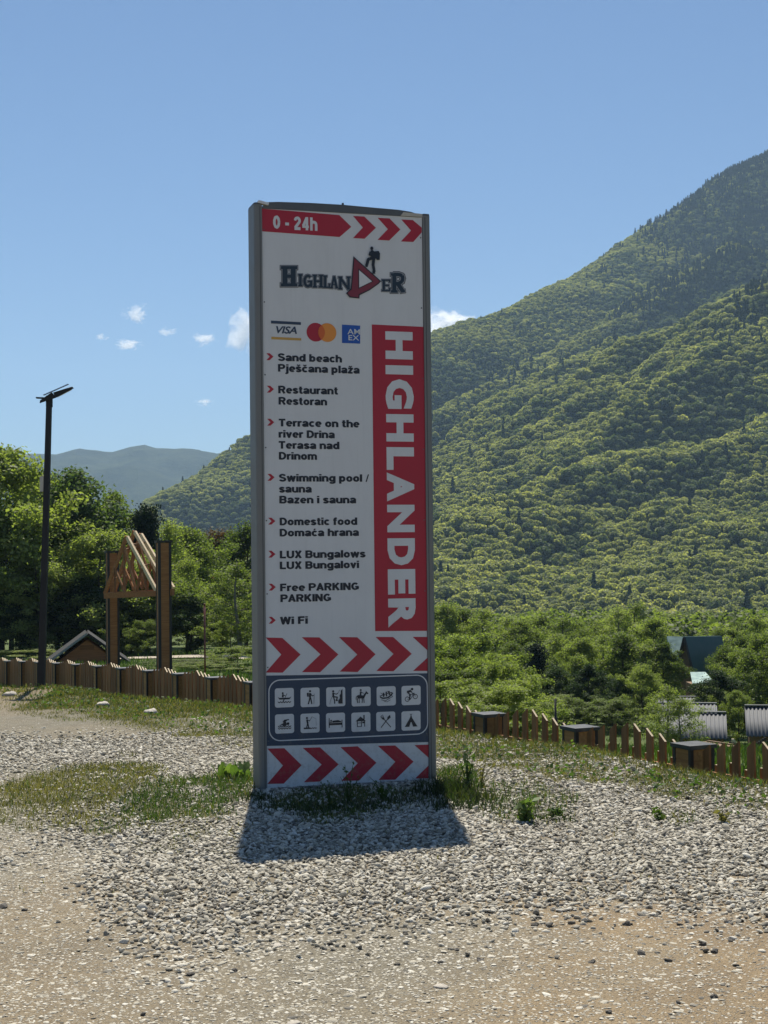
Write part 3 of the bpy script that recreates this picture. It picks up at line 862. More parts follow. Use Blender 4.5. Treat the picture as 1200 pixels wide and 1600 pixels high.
# ------------------------------------------------------------------ path
def strip(name, pts, width, mt, lift=0.03):
    V, Fc = [], []
    for i, (x, y) in enumerate(pts):
        a = Vector(pts[max(0, i - 1)]); b = Vector(pts[min(len(pts) - 1, i + 1)])
        d = (b - a).normalized(); n = Vector((-d.y, d.x))
        for s in (-.5, 0, .5):
            p = Vector((x, y)) + n * width * s
            V.append((p.x, p.y, zg1(p.x, p.y) + lift + 0.03))
    for i in range(len(pts) - 1):
        for j in range(2):
            a = i * 3 + j; Fc.append((a, a + 3, a + 4, a + 1))
    return link(name, quick_mesh(name, V, Fc, mt, True))
M['path'] = worn('path', (0.42, 0.37, 0.3), 0.9, 0, 0.25, 0.6, 0.2, 0.4)
tag(strip('path', [(x, 87 + 0.4 * math.sin(x * 0.4)) for x in np.arange(-34, -6, 1.0)], 2.6, M['path']), kind='structure')

# ------------------------------------------------------------------ picket fence
FD = Vector((-0.4235, 0.906, 0)).normalized()        # along the fence, going away
K0 = Vector((at_x(337, 34, 1058), 34, 0)); BAY = 2.49
fence = empty('picket_fence', (K0.x + FD.x * BAY * -8, K0.y + FD.y * BAY * -8, -1.8))
tag(fence, 'brown picket fence with flat capped box posts running below the gravel yard', 'fence')
def cap_z(k): return -1.0 - 0.075 * k - 0.003 * k * k
frot = Matrix.Rotation(math.atan2(FD.y, FD.x), 4, 'Z')
def post_mesh():
    b = MB(); w = 0.165
    z = -1.6
    nb = 11
    for i in range(nb):       # horizontal cladding boards
        z0 = -1.5 + i * (1.46 / nb)
        b.box(-w, w, -w, w, z0 + 0.004, z0 + 1.46 / nb - 0.004)
    b.box(-w + .008, w - .008, -w + .008, w - .008, -1.52, -0.02)
    return b.mesh('post', M['fence_wood_box'])
def trim_mesh():
    b = MB(); w = 0.172
    for sx in (-1, 1):
        for sy in (-1, 1):
            x0, y0 = sx * w, sy * w
            b.box(min(x0, x0 - sx * .045), max(x0, x0 - sx * .045), min(y0, y0 - sy * .045), max(y0, y0 - sy * .045), -1.5, -0.03)
    return b.mesh('corner_trim', M['dark_trim'])
def cap_mesh():
    b = MB(); w = 0.195
    b.solid([(-w, -w, -0.03), (w, -w, -0.03), (w, w, -0.03), (-w, w, -0.04)], [(-w, -w, 0.012), (w, -w, 0.012), (w, w, 0.012), (-w, w, 0.012)])
    b.solid([(-w, -w, 0.0122), (w, -w, 0.0122), (w, w, 0.0122), (-w, w, 0.0122)], [(-.1, -.1, 0.016), (.1, -.1, 0.016), (.1, .1, 0.016), (-.1, .1, 0.016)])
    return b.mesh('post_cap', M['dark_cap'])
pm, tm, cm = post_mesh(), trim_mesh(), cap_mesh()
def board_mesh(rise, w=0.062):
    b = MB(); th = 0.014; h = 1.15
    b.solid([(-w, -th, -h), (w, -th, -h), (w, th, -h), (-w, th, -h)],
            [(-w, -th, rise / 2), (w, -th, -rise / 2), (w, th, -rise / 2), (-w, th, rise / 2)], 0, 1)
    return b.mesh('board', [M['fence_wood'], M['end_grain']])
bm_l, bm_r, bm_f = board_mesh(0.09), board_mesh(-0.09), board_mesh(0.0)
wide_l, wide_r, wide_f = board_mesh(0.11, 0.105), board_mesh(-0.11, 0.105), board_mesh(0.0, 0.09)
def place(me, name, loc, rz=True):
    o = link(name, me, fence)
    o.matrix_local = Matrix.Translation(loc) @ frot
    return o
F0 = Vector(fence.location)
for k in range(-8, 13):
    c = K0 + FD * BAY * k; c.z = cap_z(k)
    place(pm, 'post', c - F0); place(tm, 'corner_trim', c - F0); place(cm, 'post_cap', c - F0)
    if k == 12: break
    c2 = K0 + FD * BAY * (k + 1); c2.z = cap_z(k + 1)
    nb = 8
    for j in range(nb):
        t = (0.30 + (BAY - 0.6) * j / (nb - 1)) / BAY
        p = c.lerp(c2, t)
        u = abs(t - 0.5) * 2
        p.z += 0.12 - 0.19 * u ** 1.3 if k < -1 else 0.07 - 0.1 * u ** 1.3
        off = Vector((-FD.y, FD.x, 0)) * 0.035 
        place((bm_r if t < 0.5 else bm_l) if k < -2 else (wide_r if t < 0.5 else wide_l), 'board', p + off - F0).rotation_euler.rotate_axis('Y', rr.uniform(-.008, .008))
        if j < nb - 1:                       # the shorter boards set back between the tall ones
            t2 = t + (BAY - 0.6) / (nb - 1) / 2 / BAY
            q = c.lerp(c2, t2); q.z += -0.2 + 0.05 * (j % 2)
            place(bm_f if k < -2 else wide_f, 'back_board', q - off - F0)
    rb = MB()
    for dz in (-0.32, -0.95):
        rb.bar(c + FD * 0.17 + Vector((0, 0, dz)), c2 - FD * 0.17 + Vector((0, 0, dz)), 0.04, 0.08)
    ro = rb.build('rail', M['fence_wood'], fence); ro.location = -F0

# ------------------------------------------------------------------ wooden gateway with open rafters
gy_r, gy_l = 66.0, 74.0
gxr, gxl = at_x(256, gy_r, 950), at_x(176, gy_l, 950)
gate = empty('wooden_gateway', (0, 0, 0))
tag(gate, 'tall brown wooden gateway with open roof rafters between two clad columns', 'gateway')
gdir = Vector((gxl - gxr, gy_l - gy_r, 0)).normalized()
grz = math.atan2(gdir.y, gdir.x)
def g_column(x, y, ztop, w, name='column'):
    z0 = zg1(x, y) - 0.3
    e = MB(); n = int((ztop - z0) / 0.155); st = (ztop - z0) / n
    for i in range(n):
        e.box(-w, w, -w, w, i * st + 0.008, (i + 1) * st - 0.008)
    e.box(-w + .02, w - .02, -w + .02, w - .02, 0.01, ztop - z0 - 0.01)
    o = e.build(name, M['brown_clad'], gate); o.location = (x, y, z0); o.rotation_euler = (0, 0, GR)
    d = MB(); W = w + .015; H = ztop - z0
    for sx in (-1, 1):
        for sy in (-1, 1):
            x0, y0 = sx * W, sy * W
            d.box(min(x0, x0 - sx * .11), max(x0, x0 - sx * .11), min(y0, y0 - sy * .11), max(y0, y0 - sy * .11), 0, H)
    d.build('corner_trim', M['dark_trim'], o)
    q = MB(); q.box(-W - .05, W + .05, -W - .05, W + .05, H, H + .1)
    q.build('column_cap', M['dark_trim'], o)
    return o
GR = 0.35
g_column(gxr, gy_r, at_z(256, 848, gy_r), 0.27)
g_column(gxl, gy_l, at_z(176, 864, gy_l), 0.27)
# tie beams and trusses: defined by where their ends stand, three trusses one behind the other
def beam(name, a, b, w, h, mt):
    e = MB(); e.bar(a, b, w, h)
    return e.build(name, mt, gate)
trusses = [((164, 928, 69.5), (198, 838, 69.0), (245, 924, 67.3)),
           ((178, 926, 71.0), (210, 830, 70.5), (262, 921, 68.6)),
           ((192, 922, 72.5), (220, 834, 72.0), (271, 919, 70.0))]
for i, (a, b, c) in enumerate(trusses):
    A, B, C = gp(*a), gp(*b), gp(*c)
    beam('rafter', A, B, 0.09, 0.17, M['brown_clad'])
    beam('rafter', B + (C - B).normalized() * 0.05, C, 0.1, 0.17, M['sunlit_wood'])
    if i < 2:
        beam('tie_beam', A - Vector((0, 0, .09)), C - Vector((0, 0, .09)), 0.13, 0.24, M['brown_clad'])
    foot = [A.lerp(C, q) for q in (0.2, 0.4, 0.62, 0.82)]
    tops = [A.lerp(B, 0.45), B.lerp(C, 0.02), B.lerp(C, 0.02), B.lerp(C, 0.52)]
    seq = [tops[0], foot[0]], [tops[0], foot[1]], [foot[1], A.lerp(B, .86)], [A.lerp(B, .86), foot[2]], [foot[2], tops[3]], [tops[3], foot[3]]
    for p, q in seq:
        beam('web_brace', p, q, 0.07, 0.11, M['brown_clad'] if i else M['fence_wood'])
for q in (0.12, 0.5, 0.86):
    p0, p1 = gp(*trusses[0][1]).lerp(gp(*trusses[0][2]), q), gp(*trusses[2][1]).lerp(gp(*trusses[2][2]), q)
    beam('purlin', p0 - Vector((0, 0, .1)), p1 - Vector((0, 0, .1)), 0.06, 0.06, M['fence_wood'])
for q in (0.2, 0.7):
    p0, p1 = gp(*trusses[0][1]).lerp(gp(*trusses[0][0]), q), gp(*trusses[2][1]).lerp(gp(*trusses[2][0]), q)
    beam('purlin', p0 - Vector((0, 0, .1)), p1 - Vector((0, 0, .1)), 0.06, 0.06, M['fence_wood'])
beam('tie_beam', Vector((gxr, gy_r, at_z(256, 925, gy_r))) + Vector((.45, -.35, 0)), Vector((gxl, gy_l, at_z(176, 930, gy_l))) + Vector((-.3, -.35, 0)), 0.12, 0.28, M['brown_clad'])

# ------------------------------------------------------------------ small hut, red pole
def gable_hut(name, apex_px, apex_py, Y, half, rise, depth, rz, mroof, mwall, label, cat, over=0.35, trim=None):
    x, z = at_x(apex_px, Y, apex_py), at_z(apex_px, apex_py, Y)
    o = empty(name, (x, Y, z - rise - 0.05), rz); tag(o, label, cat)
    t = 0.12
    nx, nz = rise, half
    L = math.hypot(half, rise)
    for s in (-1, 1):
        b = MB()
        a0, a1 = Vector((0, 0, rise)), Vector((s * half * 1.0, 0, 0))
        off = Vector((s * rise, 0, half)).normalized() * t
        r0 = [a0 + Vector((0, -over, 0)), a0 + Vector((0, depth, 0)), a1 + Vector((0, depth, 0)), a1 + Vector((0, -over, 0))]
        b.solid(r0 if s > 0 else r0[::-1], [p + off for p in r0] if s > 0 else [p + off for p in r0][::-1])
        rp = b.build('roof', mroof, o)
        if trim and s < 0:
            e = MB(); e.bar(a0 + Vector((0, -over - .03, t * .6)), a1 + Vector((0, -over - .03, t * .6)), 0.05, 0.1)
            e.build('roof_edge', trim, rp)
    w = MB()
    hh = half * 0.86; rz_ = rise * 0.86
    w.solid([(-hh, 0, 0.0), (hh, 0, 0.0), (0, 0, rz_)], [(-hh, 0.1, 0.0), (hh, 0.1, 0.0), (0, 0.1, rz_)])
    w.build('gable_wall', mwall, o)
    w2 = MB(); w2.solid([(-hh, depth - .4, 0.0), (hh, depth - .4, 0.0), (0, depth - .4, rz_)], [(-hh, depth - .3, 0.0), (hh, depth - .3, 0.0), (0, depth - .3, rz_)])
    w2.build('gable_wall', mwall, o)
    return o
hut = gable_hut('small_hut', 136, 990, 82, 2.75, 2.0, 3.5, 0.2, M['roof_dark'], M['hut_gable'], 'small brown hut with dark pitched roof behind the gateway', 'hut', 0.5, M['roof_trim'])
for i in range(6):
    b = MB(); zz = 0.1 + i * 0.27; hw = 2.75 * .86 * (1 - (zz + .27) / (2.0 * .86)) 
    if hw > .15:
        b.box(-hw, hw, -0.03, -0.002, zz, zz + 0.255); b.build('plank', M['hut_gable'], hut)
rp = MB(); px_, py_ = at_x(320, 60, 1000), 60
rp.tube([(0, 0, 0), (0, 0, at_z(320, 945, 60) - zg1(px_, py_))], [0.035, 0.035], 10)
rp.tube([(0, 0, at_z(320, 945, 60) - zg1(px_, py_)), (0, 0, at_z(320, 945, 60) - zg1(px_, py_) + .05)], [0.05, 0.03], 10)
o = rp.build('red_pole', M['red_pole'], None, True); o.location = (px_, py_, zg1(px_, py_))
tag(o, 'thin dull red pole standing beyond the fence right of the gateway', 'pole')

# ------------------------------------------------------------------ bungalows and green A-frame down in the valley
def corrugated_roof(w, d, drop, mt, name, parent, loc, pitch=0.11):
    """ridge at y=d, eave at y=0 lower by drop"""
    n = int(w / pitch) * 6
    V, Fc = [], []
    for i in range(n + 1):
        x = w * i / n; z = 0.035 * math.cos(2 * PI * x / pitch)
        V += [(x, 0, z), (x, d, z + drop), (x, d, z + drop - .02), (x, 0, z - .02)]
    for i in range(n):
        a = i * 4; b = a + 4
        Fc += [(a, b, b + 1, a + 1), (a + 3, a + 2, b + 2, b + 3), (a, a + 3, b + 3, b), (a + 1, b + 1, b + 2, a + 2)]
    o = link(name, quick_mesh(name, V, Fc, mt, True), parent); o.location = loc
    return o
def bungalow(pxl, pxr, py_eave, py_ridge, Y, label, rz=-0.2, wall='cabin_wall'):
    w = at_x(pxr, Y, py_eave) - at_x(pxl, Y, py_eave)
    ze, zr = at_z(pxl, py_eave, Y), at_z(pxl, py_ridge, Y + 2.0)
    x = at_x(pxl, Y, py_eave)
    z0 = zg1(x + w / 2, Y) - 0.3
    o = empty('bungalow', (x, Y, z0), rz); tag(o, label, 'bungalow')
    rf = corrugated_roof(w, 2.2, zr - ze, M['corrugated'], 'roof', o, (0, 0, ze - z0), 0.21)
    rb = corrugated_roof(w, 2.2, zr - ze, M['corrugated'], 'roof', o, (w, 4.44, ze - z0), 0.21); rb.rotation_euler = (0, 0, PI)
    b = MB(); b.box(0, w, 2.12, 2.32, zr - z0 + .03, zr - z0 + .09); b.build('ridge_cap', M['alu'], o)
    H = ze - z0 - .05
    n = max(3, int(H / .18))
    b = MB()
    for i in range(n):
        b.box(.18, w - .18, .3, 4.1, H * i / n + .006, H * (i + 1) / n - .006)
    b.box(.2, w - .2, .32, 4.08, 0, H)
    wl = b.build('wall', M[wall], o)
    g = MB()
    for xx in (.2, w - .28):
        g.solid([(xx, .35, H), (xx + .08, .35, H), (xx + .08, 4.05, H), (xx, 4.05, H)], [(xx, 2.1, zr - z0 - .1), (xx + .08, 2.1, zr - z0 - .1), (xx + .08, 2.3, zr - z0 - .1), (xx, 2.3, zr - z0 - .1)])
    g.build('gable_wall', M['dark_trim'], o)
    b = MB(); b.box(w * .42, w * .62, .27, .298, 0.3, min(H - .1, 2.2)); dr = b.build('door', M['dark_trim'], o)
    b = MB(); b.box(w * .15, w * .32, .26, .297, H * .45, H * .8); wn_ = b.build('window', M['roof_trim'], o)
    b = MB(); b.box(w * .165, w * .305, .255, .2595, H * .48, H * .77); b.build('pane', M['solar'], wn_)
    return o
bungalow(1030, 1134, 1153, 1114, 78, 'nearest grey corrugated roof bungalow behind the lowest fence post box')
bungalow(1027, 1119, 1118, 1100, 86, 'second corrugated roof bungalow, just behind the nearest one')
bungalow(1024, 1108, 1101, 1090, 94, 'farthest and highest of the three stacked corrugated roofs')
bungalow(1166, 1290, 1150, 1104, 84, 'corrugated roof bungalow cut off by the right edge of the view')
wx, wy = at_x(1125, 80, 1170), 77.2
b = MB(); zt, zb = at_z(1125, 1155, wy), zg1(wx, wy)
b.solid([(0, 0, 0), (.95, 0, 0), (.95, .15, 0), (0, .15, 0)], [(0, 0, zt - zb), (.12, 0, zt - zb), (.12, .15, zt - zb), (0, .15, zt - zb)])
o = b.build('cream_wall', M['cream_wall']); o.location = (wx, wy, zb); tag(o, 'small cream wall wedge at the corner of the nearest bungalow', 'wall')

def slab_solid(pts, t):
    """a flat polygon thickened by t downwards along its normal"""
    b = MB(); pts = [Vector(p) for p in pts]
    n = (pts[1] - pts[0]).cross(pts[2] - pts[0]).normalized()
    b.solid(pts, [p - n * t for p in pts]); return b
cab = empty('green_cabin', (at_x(1085, 122, 1060), 122, 0)); c0 = Vector(cab.location)
cab.location.z = c0.z = zg1(c0.x, 122)
tag(cab, 'steep dark green A-frame cabin rising out of the trees', 'cabin')
ap, rb_ = gp(1069, 996, 121), gp(1126, 995, 126)
fl, fr, br_, bl = gp(1050, 1075, 121.5), gp(1090, 1080, 119.5), gp(1142, 1075, 124), gp(1100, 1072, 128)
slab_solid([p - c0 for p in (ap, rb_, br_, fr)], .12).build('roof', M['roof_teal'], cab)
slab_solid([p - c0 for p in (rb_, ap, fl, bl)], .12).build('roof', M['roof_teal'], cab)
i_ = lambda p, q, f: p.lerp(q, f)
slab_solid([p - c0 + Vector((.12, .3, 0)) for p in (ap, fr, fl)], .1).build('gable_wall', M['cabin_wall'], cab)
e = MB(); e.bar(ap - c0 + Vector((-.02, -.05, .04)), rb_ - c0 + Vector((0, 0, .04)), .16, .08); e.build('ridge_cap', M['roof_pale'], cab)
for p in (fl, fr):
    e = MB(); e.bar(ap - c0 + Vector((0, -.06, 0)), p - c0 + Vector((0, -.06, 0)), .1, .16); e.build('roof_edge', M['dark_trim'], cab)
e = MB(); m0 = i_(fl, fr, .5) - c0; e.bar(i_(ap, fl, .55) - c0 + Vector((.1, -.02, 0)), i_(ap, fr, .55) - c0 + Vector((-.1, -.02, 0)), .06, .12); e.build('balcony_rail', M['fence_wood'], cab)
pr_ = empty('pale_roof_cabin', (at_x(1055, 128, 1010), 128, 0)); q0 = Vector(pr_.location); pr_.location.z = q0.z = zg1(q0.x, 128)
tag(pr_, 'pale green cabin roof showing left behind the dark green A-frame', 'cabin')
a1, a2, a3, a4 = gp(1042, 994, 127), gp(1076, 995, 127), gp(1072, 1040, 125), gp(1050, 1036, 125)
slab_solid([p - q0 for p in (a1, a4, a3, a2)], .1).build('roof', M['roof_pale'], pr_)
slab_solid([p - q0 for p in (a1, a2, a3 + Vector((.4, 5, -.2)), a4 + Vector((0, 5, -.2)))], .1).build('roof', M['roof_pale'], pr_)
e = MB(); e.box(-.3, .9, .3, 2.2, 0, a3.z - q0.z); e.build('wall', M['cabin_wall'], pr_)

x1, z1 = at_x(1082, 104, 1066), at_z(1082, 1070, 104)
lo = empty('low_shed', (x1, 104, z1 - 2.2)); tag(lo, 'low shed with pale green roof below the dark green cabin', 'shed')
b = MB(); b.solid([(0, 0, 2.2), (1.45, 0, 2.3), (1.5, 3, 2.75), (.45, 3, 2.75)], [(0, 0, 2.28), (1.45, 0, 2.38), (1.5, 3, 2.83), (.45, 3, 2.83)])
b.build('roof', M['roof_pale'], lo)
b = MB(); b.box(.1, 1.4, .2, 2.8, -.5, 2.18); b.build('wall', M['cabin_wall'], lo)

# dark garden fence beside the bungalows and the stack of boards
gf = empty('garden_fence', (at_x(1140, 66, 1180), 66, 0)); tag(gf, 'dark wooden picket fence on the grass at the right edge', 'fence')
a, b_ = Vector((at_x(1140, 76, 1150), 76, 0)), Vector((at_x(1196, 56, 1190), 56, 0))
gf0 = Vector(gf.location)
bm1 = MB(); bm1.box(-.05, .05, -.012, .012, -.3, 1.15); bm1 = bm1.mesh('board', M['dark_trim'])
nb = 46
for i in range(nb):
    p = a.lerp(b_, i / (nb - 1)); p.z = zg1(p.x, p.y) + 0.03 * (i % 2)
    q = link('board', bm1, gf); q.location = p - gf0; q.rotation_euler = (0, 0, -1.2)
r_ = MB()
for i in range(8):
    p, q = a.lerp(b_, i / 8), a.lerp(b_, (i + 1) / 8)
    p.z, q.z = zg1(p.x, p.y) + .85, zg1(q.x, q.y) + .85
    r_.bar(p - gf0, q - gf0, .05, .08)
r_.build('rail', M['dark_trim'], gf)
st = empty('board_stack', (at_x(1108, 40, 1175), 40, 0)); tag(st, 'stack of weathered boards behind the lowest fence post box', 'board stack')
st.rotation_euler = (0, 0, .5); st.location.z = zg1(st.location.x, 40)
zt = at_z(1108, 1157, 40) - st.location.z
bb = MB(); bb.box(-.45, .45, -.6, .6, 0, .05); bb = bb.mesh('board', M['cabin_wall'])
nst = max(4, int(zt / .085))
for i in range(nst):
    q = link('board', bb, st); q.location = (rr.uniform(-.04, .04), 0, i * .085); q.rotation_euler = (0, 0, rr.uniform(-.06, .06))
    b = MB(); b.box(-.4, -.32, -.5, .5, .0505, .0845); b.box(.32, .4, -.5, .5, .0505, .0845)
    s_ = b.build('spacer', M['cabin_wall'], st); s_.location = q.location

# thin utility pole by the second fence box
b = MB(); ux, uy = at_x(868, 24, 1110), 24.0
b.tube([(0, 0, 0), (0, 0, at_z(868, 1092, 24) - zg1(ux, uy))], [.02, .017], 8)
b.box(-.028, .028, -.02, .02, 1.0, 1.2)
o = b.build('metal_stake', M['black_paint'], None, True); o.location = (ux, uy, zg1(ux, uy)); tag(o, 'thin dark stake standing just left of the middle fence post box', 'stake')

# ------------------------------------------------------------------ lamp post
lx, ly = on_ground(64, 1070)
lamp = empty('lamp_post', (lx, ly, zg1(lx, ly) - 0.02)); tag(lamp, 'slim black solar lamp post with angled lamp head on the left', 'lamp post')
HT = at_z(77, 622, ly) - lamp.location.z
lean = (at_x(77, ly, 622) - lx)
b = MB(); w0, w1 = .045, .033
b.solid([(-w0, -w0, 0), (w0, -w0, 0), (w0, w0, 0), (-w0, w0, 0)], [(lean - w1, -w1, HT), (lean + w1, -w1, HT), (lean + w1, w1, HT), (lean - w1, w1, HT)])
pole = b.build('pole', M['black_paint'], lamp)
b = MB(); b.box(-.11, .11, -.11, .11, 0, .025)
b.build('base_plate', M['black_paint'], lamp)
b = MB()
for sx in (-1, 1):
    for sy in (-1, 1): b.tube([(sx * .08, sy * .08, .026), (sx * .08, sy * .08, .05)], [.012, .012], 6)
b.build('bolt', M['alu'], lamp)
hd = empty('lamp_head', (lean, 0, HT)); hd.parent = lamp; hd.rotation_euler = (0.12, R(-25), 0.25)
b = MB()
b.solid([(-.14, -.05, -.01), (.08, -.07, -.03), (.08, .07, -.03), (-.14, .05, -.01)], [(-.12, -.045, .02), (.06, -.06, .055), (.06, .06, .055), (-.12, .045, .02)])
b.solid([(.0801, -.07, -.028), (.34, -.08, -.01), (.34, .08, -.01), (.0801, .07, -.028)], [(.0801, -.06, .045), (.33, -.075, .018), (.33, .075, .018), (.0801, .06, .045)])
b.build('lamp_body', M['black_paint'], hd)
b = MB(); b.solid([(.1, -.055, -.034), (.31, -.062, -.02), (.31, .062, -.02), (.1, .055, -.034)], [(.1, -.055, -.0285), (.31, -.062, -.0125), (.31, .062, -.0125), (.1, .055, -.0285)])
b.build('diffuser', M['lamp_pale'], hd)
b = MB(); b.box(-.05, .3, -.09, .09, .06, .072); b.build('solar_panel', M['solar'], hd)
b = MB(); b.bar((lean - .17, 0, HT + .005), (lean + .03, 0, HT - .005), .07, .018); b.build('bracket', M['black_paint'], lamp)
b = MB(); b.tube([(lean, 0, HT - .12), (lean, 0, HT + .03)], [.045, .045], 10); b.build('collar', M['black_paint'], lamp)
b = MB(); zz = at_z(66, 768, ly) - lamp.location.z
xx = lean * zz / HT
b.box(xx - .085, xx - .036, -.03, .03, zz, zz + .2); b.build('control_box', M['pale_plastic'], lamp)

# ------------------------------------------------------------------ the tall sign
SX, SY, SYAW = -0.8453, 10.8786, 0.2988
SW, SZ0, SZ1 = 1.2023, 0.02, 4.1316
sign = empty('pylon_sign', (SX, SY, 0), SYAW)
tag(sign, 'tall narrow information sign in white and red standing on the gravel', 'sign')
# where points of the printed face lie on the panel: plane to plane mapping fixed by the panel's corners
SRC = [(408.7, 325.9), (656.7, 339.5), (670.7, 1215.9), (417.3, 1232.7)]
DST = [(0, SZ1), (SW, SZ1), (SW, SZ0), (0, SZ0)]
rows = []
for (x, y), (u, v) in zip(SRC, DST):
    rows.append([x, y, 1, 0, 0, 0, -u * x, -u * y, u]); rows.append([0, 0, 0, x, y, 1, -v * x, -v * y, v])
rows = np.array(rows); hmg = np.append(np.linalg.solve(rows[:, :8], rows[:, 8]), 1).reshape(3, 3)
def S(x, y):
    q = hmg @ np.array([x, y, 1.0]); return (float(q[0] / q[2]), float(q[1] / q[2]))
def Z1(x, y): return S(370 + x / 3.75, 300 + y / 3.75)
def Z2(x, y): return S(390 + x / 4.0, 480 + y / 4.0)
def Z3(x, y): return S(390 + x / 4.0, 740 + y / 4.0)
def Z4(x, y): return S(380 + x / 3.75, 970 + y / 3.75)

def printed(name, col, rough=0.35):
    mt, t = mat(name)
    tc = t.add('ShaderNodeTexCoord').outputs['Object']
    mp = t.add('ShaderNodeMapping'); mp.inputs['Scale'].default_value = (1, 1, 0.35); t.l(tc, mp.inputs[0])
    n1 = t.noise(mp.outputs[0], 5, 6, 0.7); n2 = t.noise(tc, 60, 3, 0.6)
    c = t.mix(t.math('MULTIPLY', t.ramp(n1, [(0.45, 0.0), (0.8, 1.0)]), 0.22), col, tuple(x * .55 + .06 for x in col))
    sx_ = t.add('ShaderNodeSeparateXYZ'); t.l(tc, sx_.inputs[0])
    hgt = t.ramp(t.math('MULTIPLY', sx_.outputs[2], 0.25), [(0.0, 1.0), (0.05, 0.55), (0.16, 0.0)])
    n3 = t.noise(tc, 22, 5, 0.75)
    c = t.mix(t.math('MULTIPLY', hgt, t.ramp(n3, [(0.5, 0.0), (0.7, 0.6)])), c, (0.2, 0.17, 0.12))
    mp2 = t.add('ShaderNodeMapping'); mp2.inputs['Scale'].default_value = (14, 1, 0.5); t.l(tc, mp2.inputs[0])
    n4 = t.noise(mp2.outputs[0], 2.0, 5, 0.6)
    c = t.mix(t.math('MULTIPLY', t.ramp(n4, [(0.55, 0.0), (0.8, 1.0)]), 0.16), c, tuple(x * .5 + .04 for x in col))
    t.bsdf(c, t.ramp(n1, [(0.3, rough), (0.7, rough + .2)]), 0, 0.4, t.bump(n2, 0.02, 0.002))
    return mt
M['p_white'] = printed('p_white', (0.64, 0.66, 0.675))
M['p_red'] = printed('p_red', (0.4, 0.018, 0.04))
M['p_navy'] = printed('p_navy', (0.03, 0.055, 0.1))
M['p_ink'] = printed('p_ink', (0.012, 0.018, 0.03))
M['p_grey'] = printed('p_grey', (0.3, 0.32, 0.35))
M['p_gold'] = printed('p_gold', (0.55, 0.33, 0.08))
M['p_orange'] = printed('p_orange', (0.75, 0.28, 0.05))
M['p_mix'] = printed('p_mix', (0.62, 0.13, 0.03))
M['p_blue'] = printed('p_blue', (0.015, 0.09, 0.4))
M['p_logo'] = printed('p_logo', (0.014, 0.032, 0.055))
M['p_maroon'] = printed('p_maroon', (0.2, 0.03, 0.05))

def polyface(name, pts, mt, layer, parent):
    """flat print: polygon in panel coordinates, a thin film on the panel (any simple outline)"""
    bm = bmesh.new()
    y0, y1 = -0.0006 - 0.0015 * (layer - 1), -0.0015 * layer
    vs = [bm.verts.new((u, y1, z)) for u, z in pts]
    es = [bm.edges.new((vs[i], vs[(i + 1) % len(vs)])) for i in range(len(vs))]
    bmesh.ops.triangle_fill(bm, edges=es, use_beauty=True)
    bmesh.ops.recalc_face_normals(bm, faces=bm.faces)
    me = bpy.data.meshes.new(name); bm.to_mesh(me); bm.free(); me.materials.append(mt)
    return link(name, me, parent)

class Print:
    def __init__(s, layer): s.mb = MB(); s.y = -0.0015 * layer; s.k = 0
    def poly(s, pts):
        s.k += 1
        y = s.y - 0.0008 * (s.k % 97) / 97
        s.mb.face([(u, y, z) for u, z in pts])
    def stroke(s, pts, w, close=False):
        if close: pts = pts + [pts[0]]
        for (a, b) in zip(pts[:-1], pts[1:]):
            dx, dz = b[0] - a[0], b[1] - a[1]; L = math.hypot(dx, dz) or 1e-9
            nx, nz = -dz / L * w / 2, dx / L * w / 2
            s.poly([(a[0] + nx, a[1] + nz), (b[0] + nx, b[1] + nz), (b[0] - nx, b[1] - nz), (a[0] - nx, a[1] - nz)])
        for p in (pts[1:-1] if not close else pts[1:]):
            s.disc(p[0], p[1], w / 2, 8)
    def disc(s, x, z, r, n=24, r2=None):
        s.poly([(x + r * math.cos(2 * PI * i / n), z + (r2 or r) * math.sin(2 * PI * i / n)) for i in range(n)])
    def ring(s, x, z, r, w, n=20):
        for i in range(n):
            a, b = 2 * PI * i / n, 2 * PI * (i + 1) / n
            s.poly([(x + q * math.cos(t), z + q * math.sin(t)) for q, t in ((r - w / 2, a), (r + w / 2, a), (r + w / 2, b), (r - w / 2, b))])
    def build(s, name, mt, parent): return s.mb.build(name, mt, parent)

def rrect(cx_, cz, hw, hh, r, n=6):
    pts = []
    for (sx, sz, a0) in ((1, 1, 0), (-1, 1, 90), (-1, -1, 180), (1, -1, 270)):
        for i in range(n + 1):
            a = R(a0 + 90 * i / n)
            pts.append((cx_ + sx * (hw - r) + r * math.cos(a), cz + sz * (hh - r) + r * math.sin(a)))
    return pts

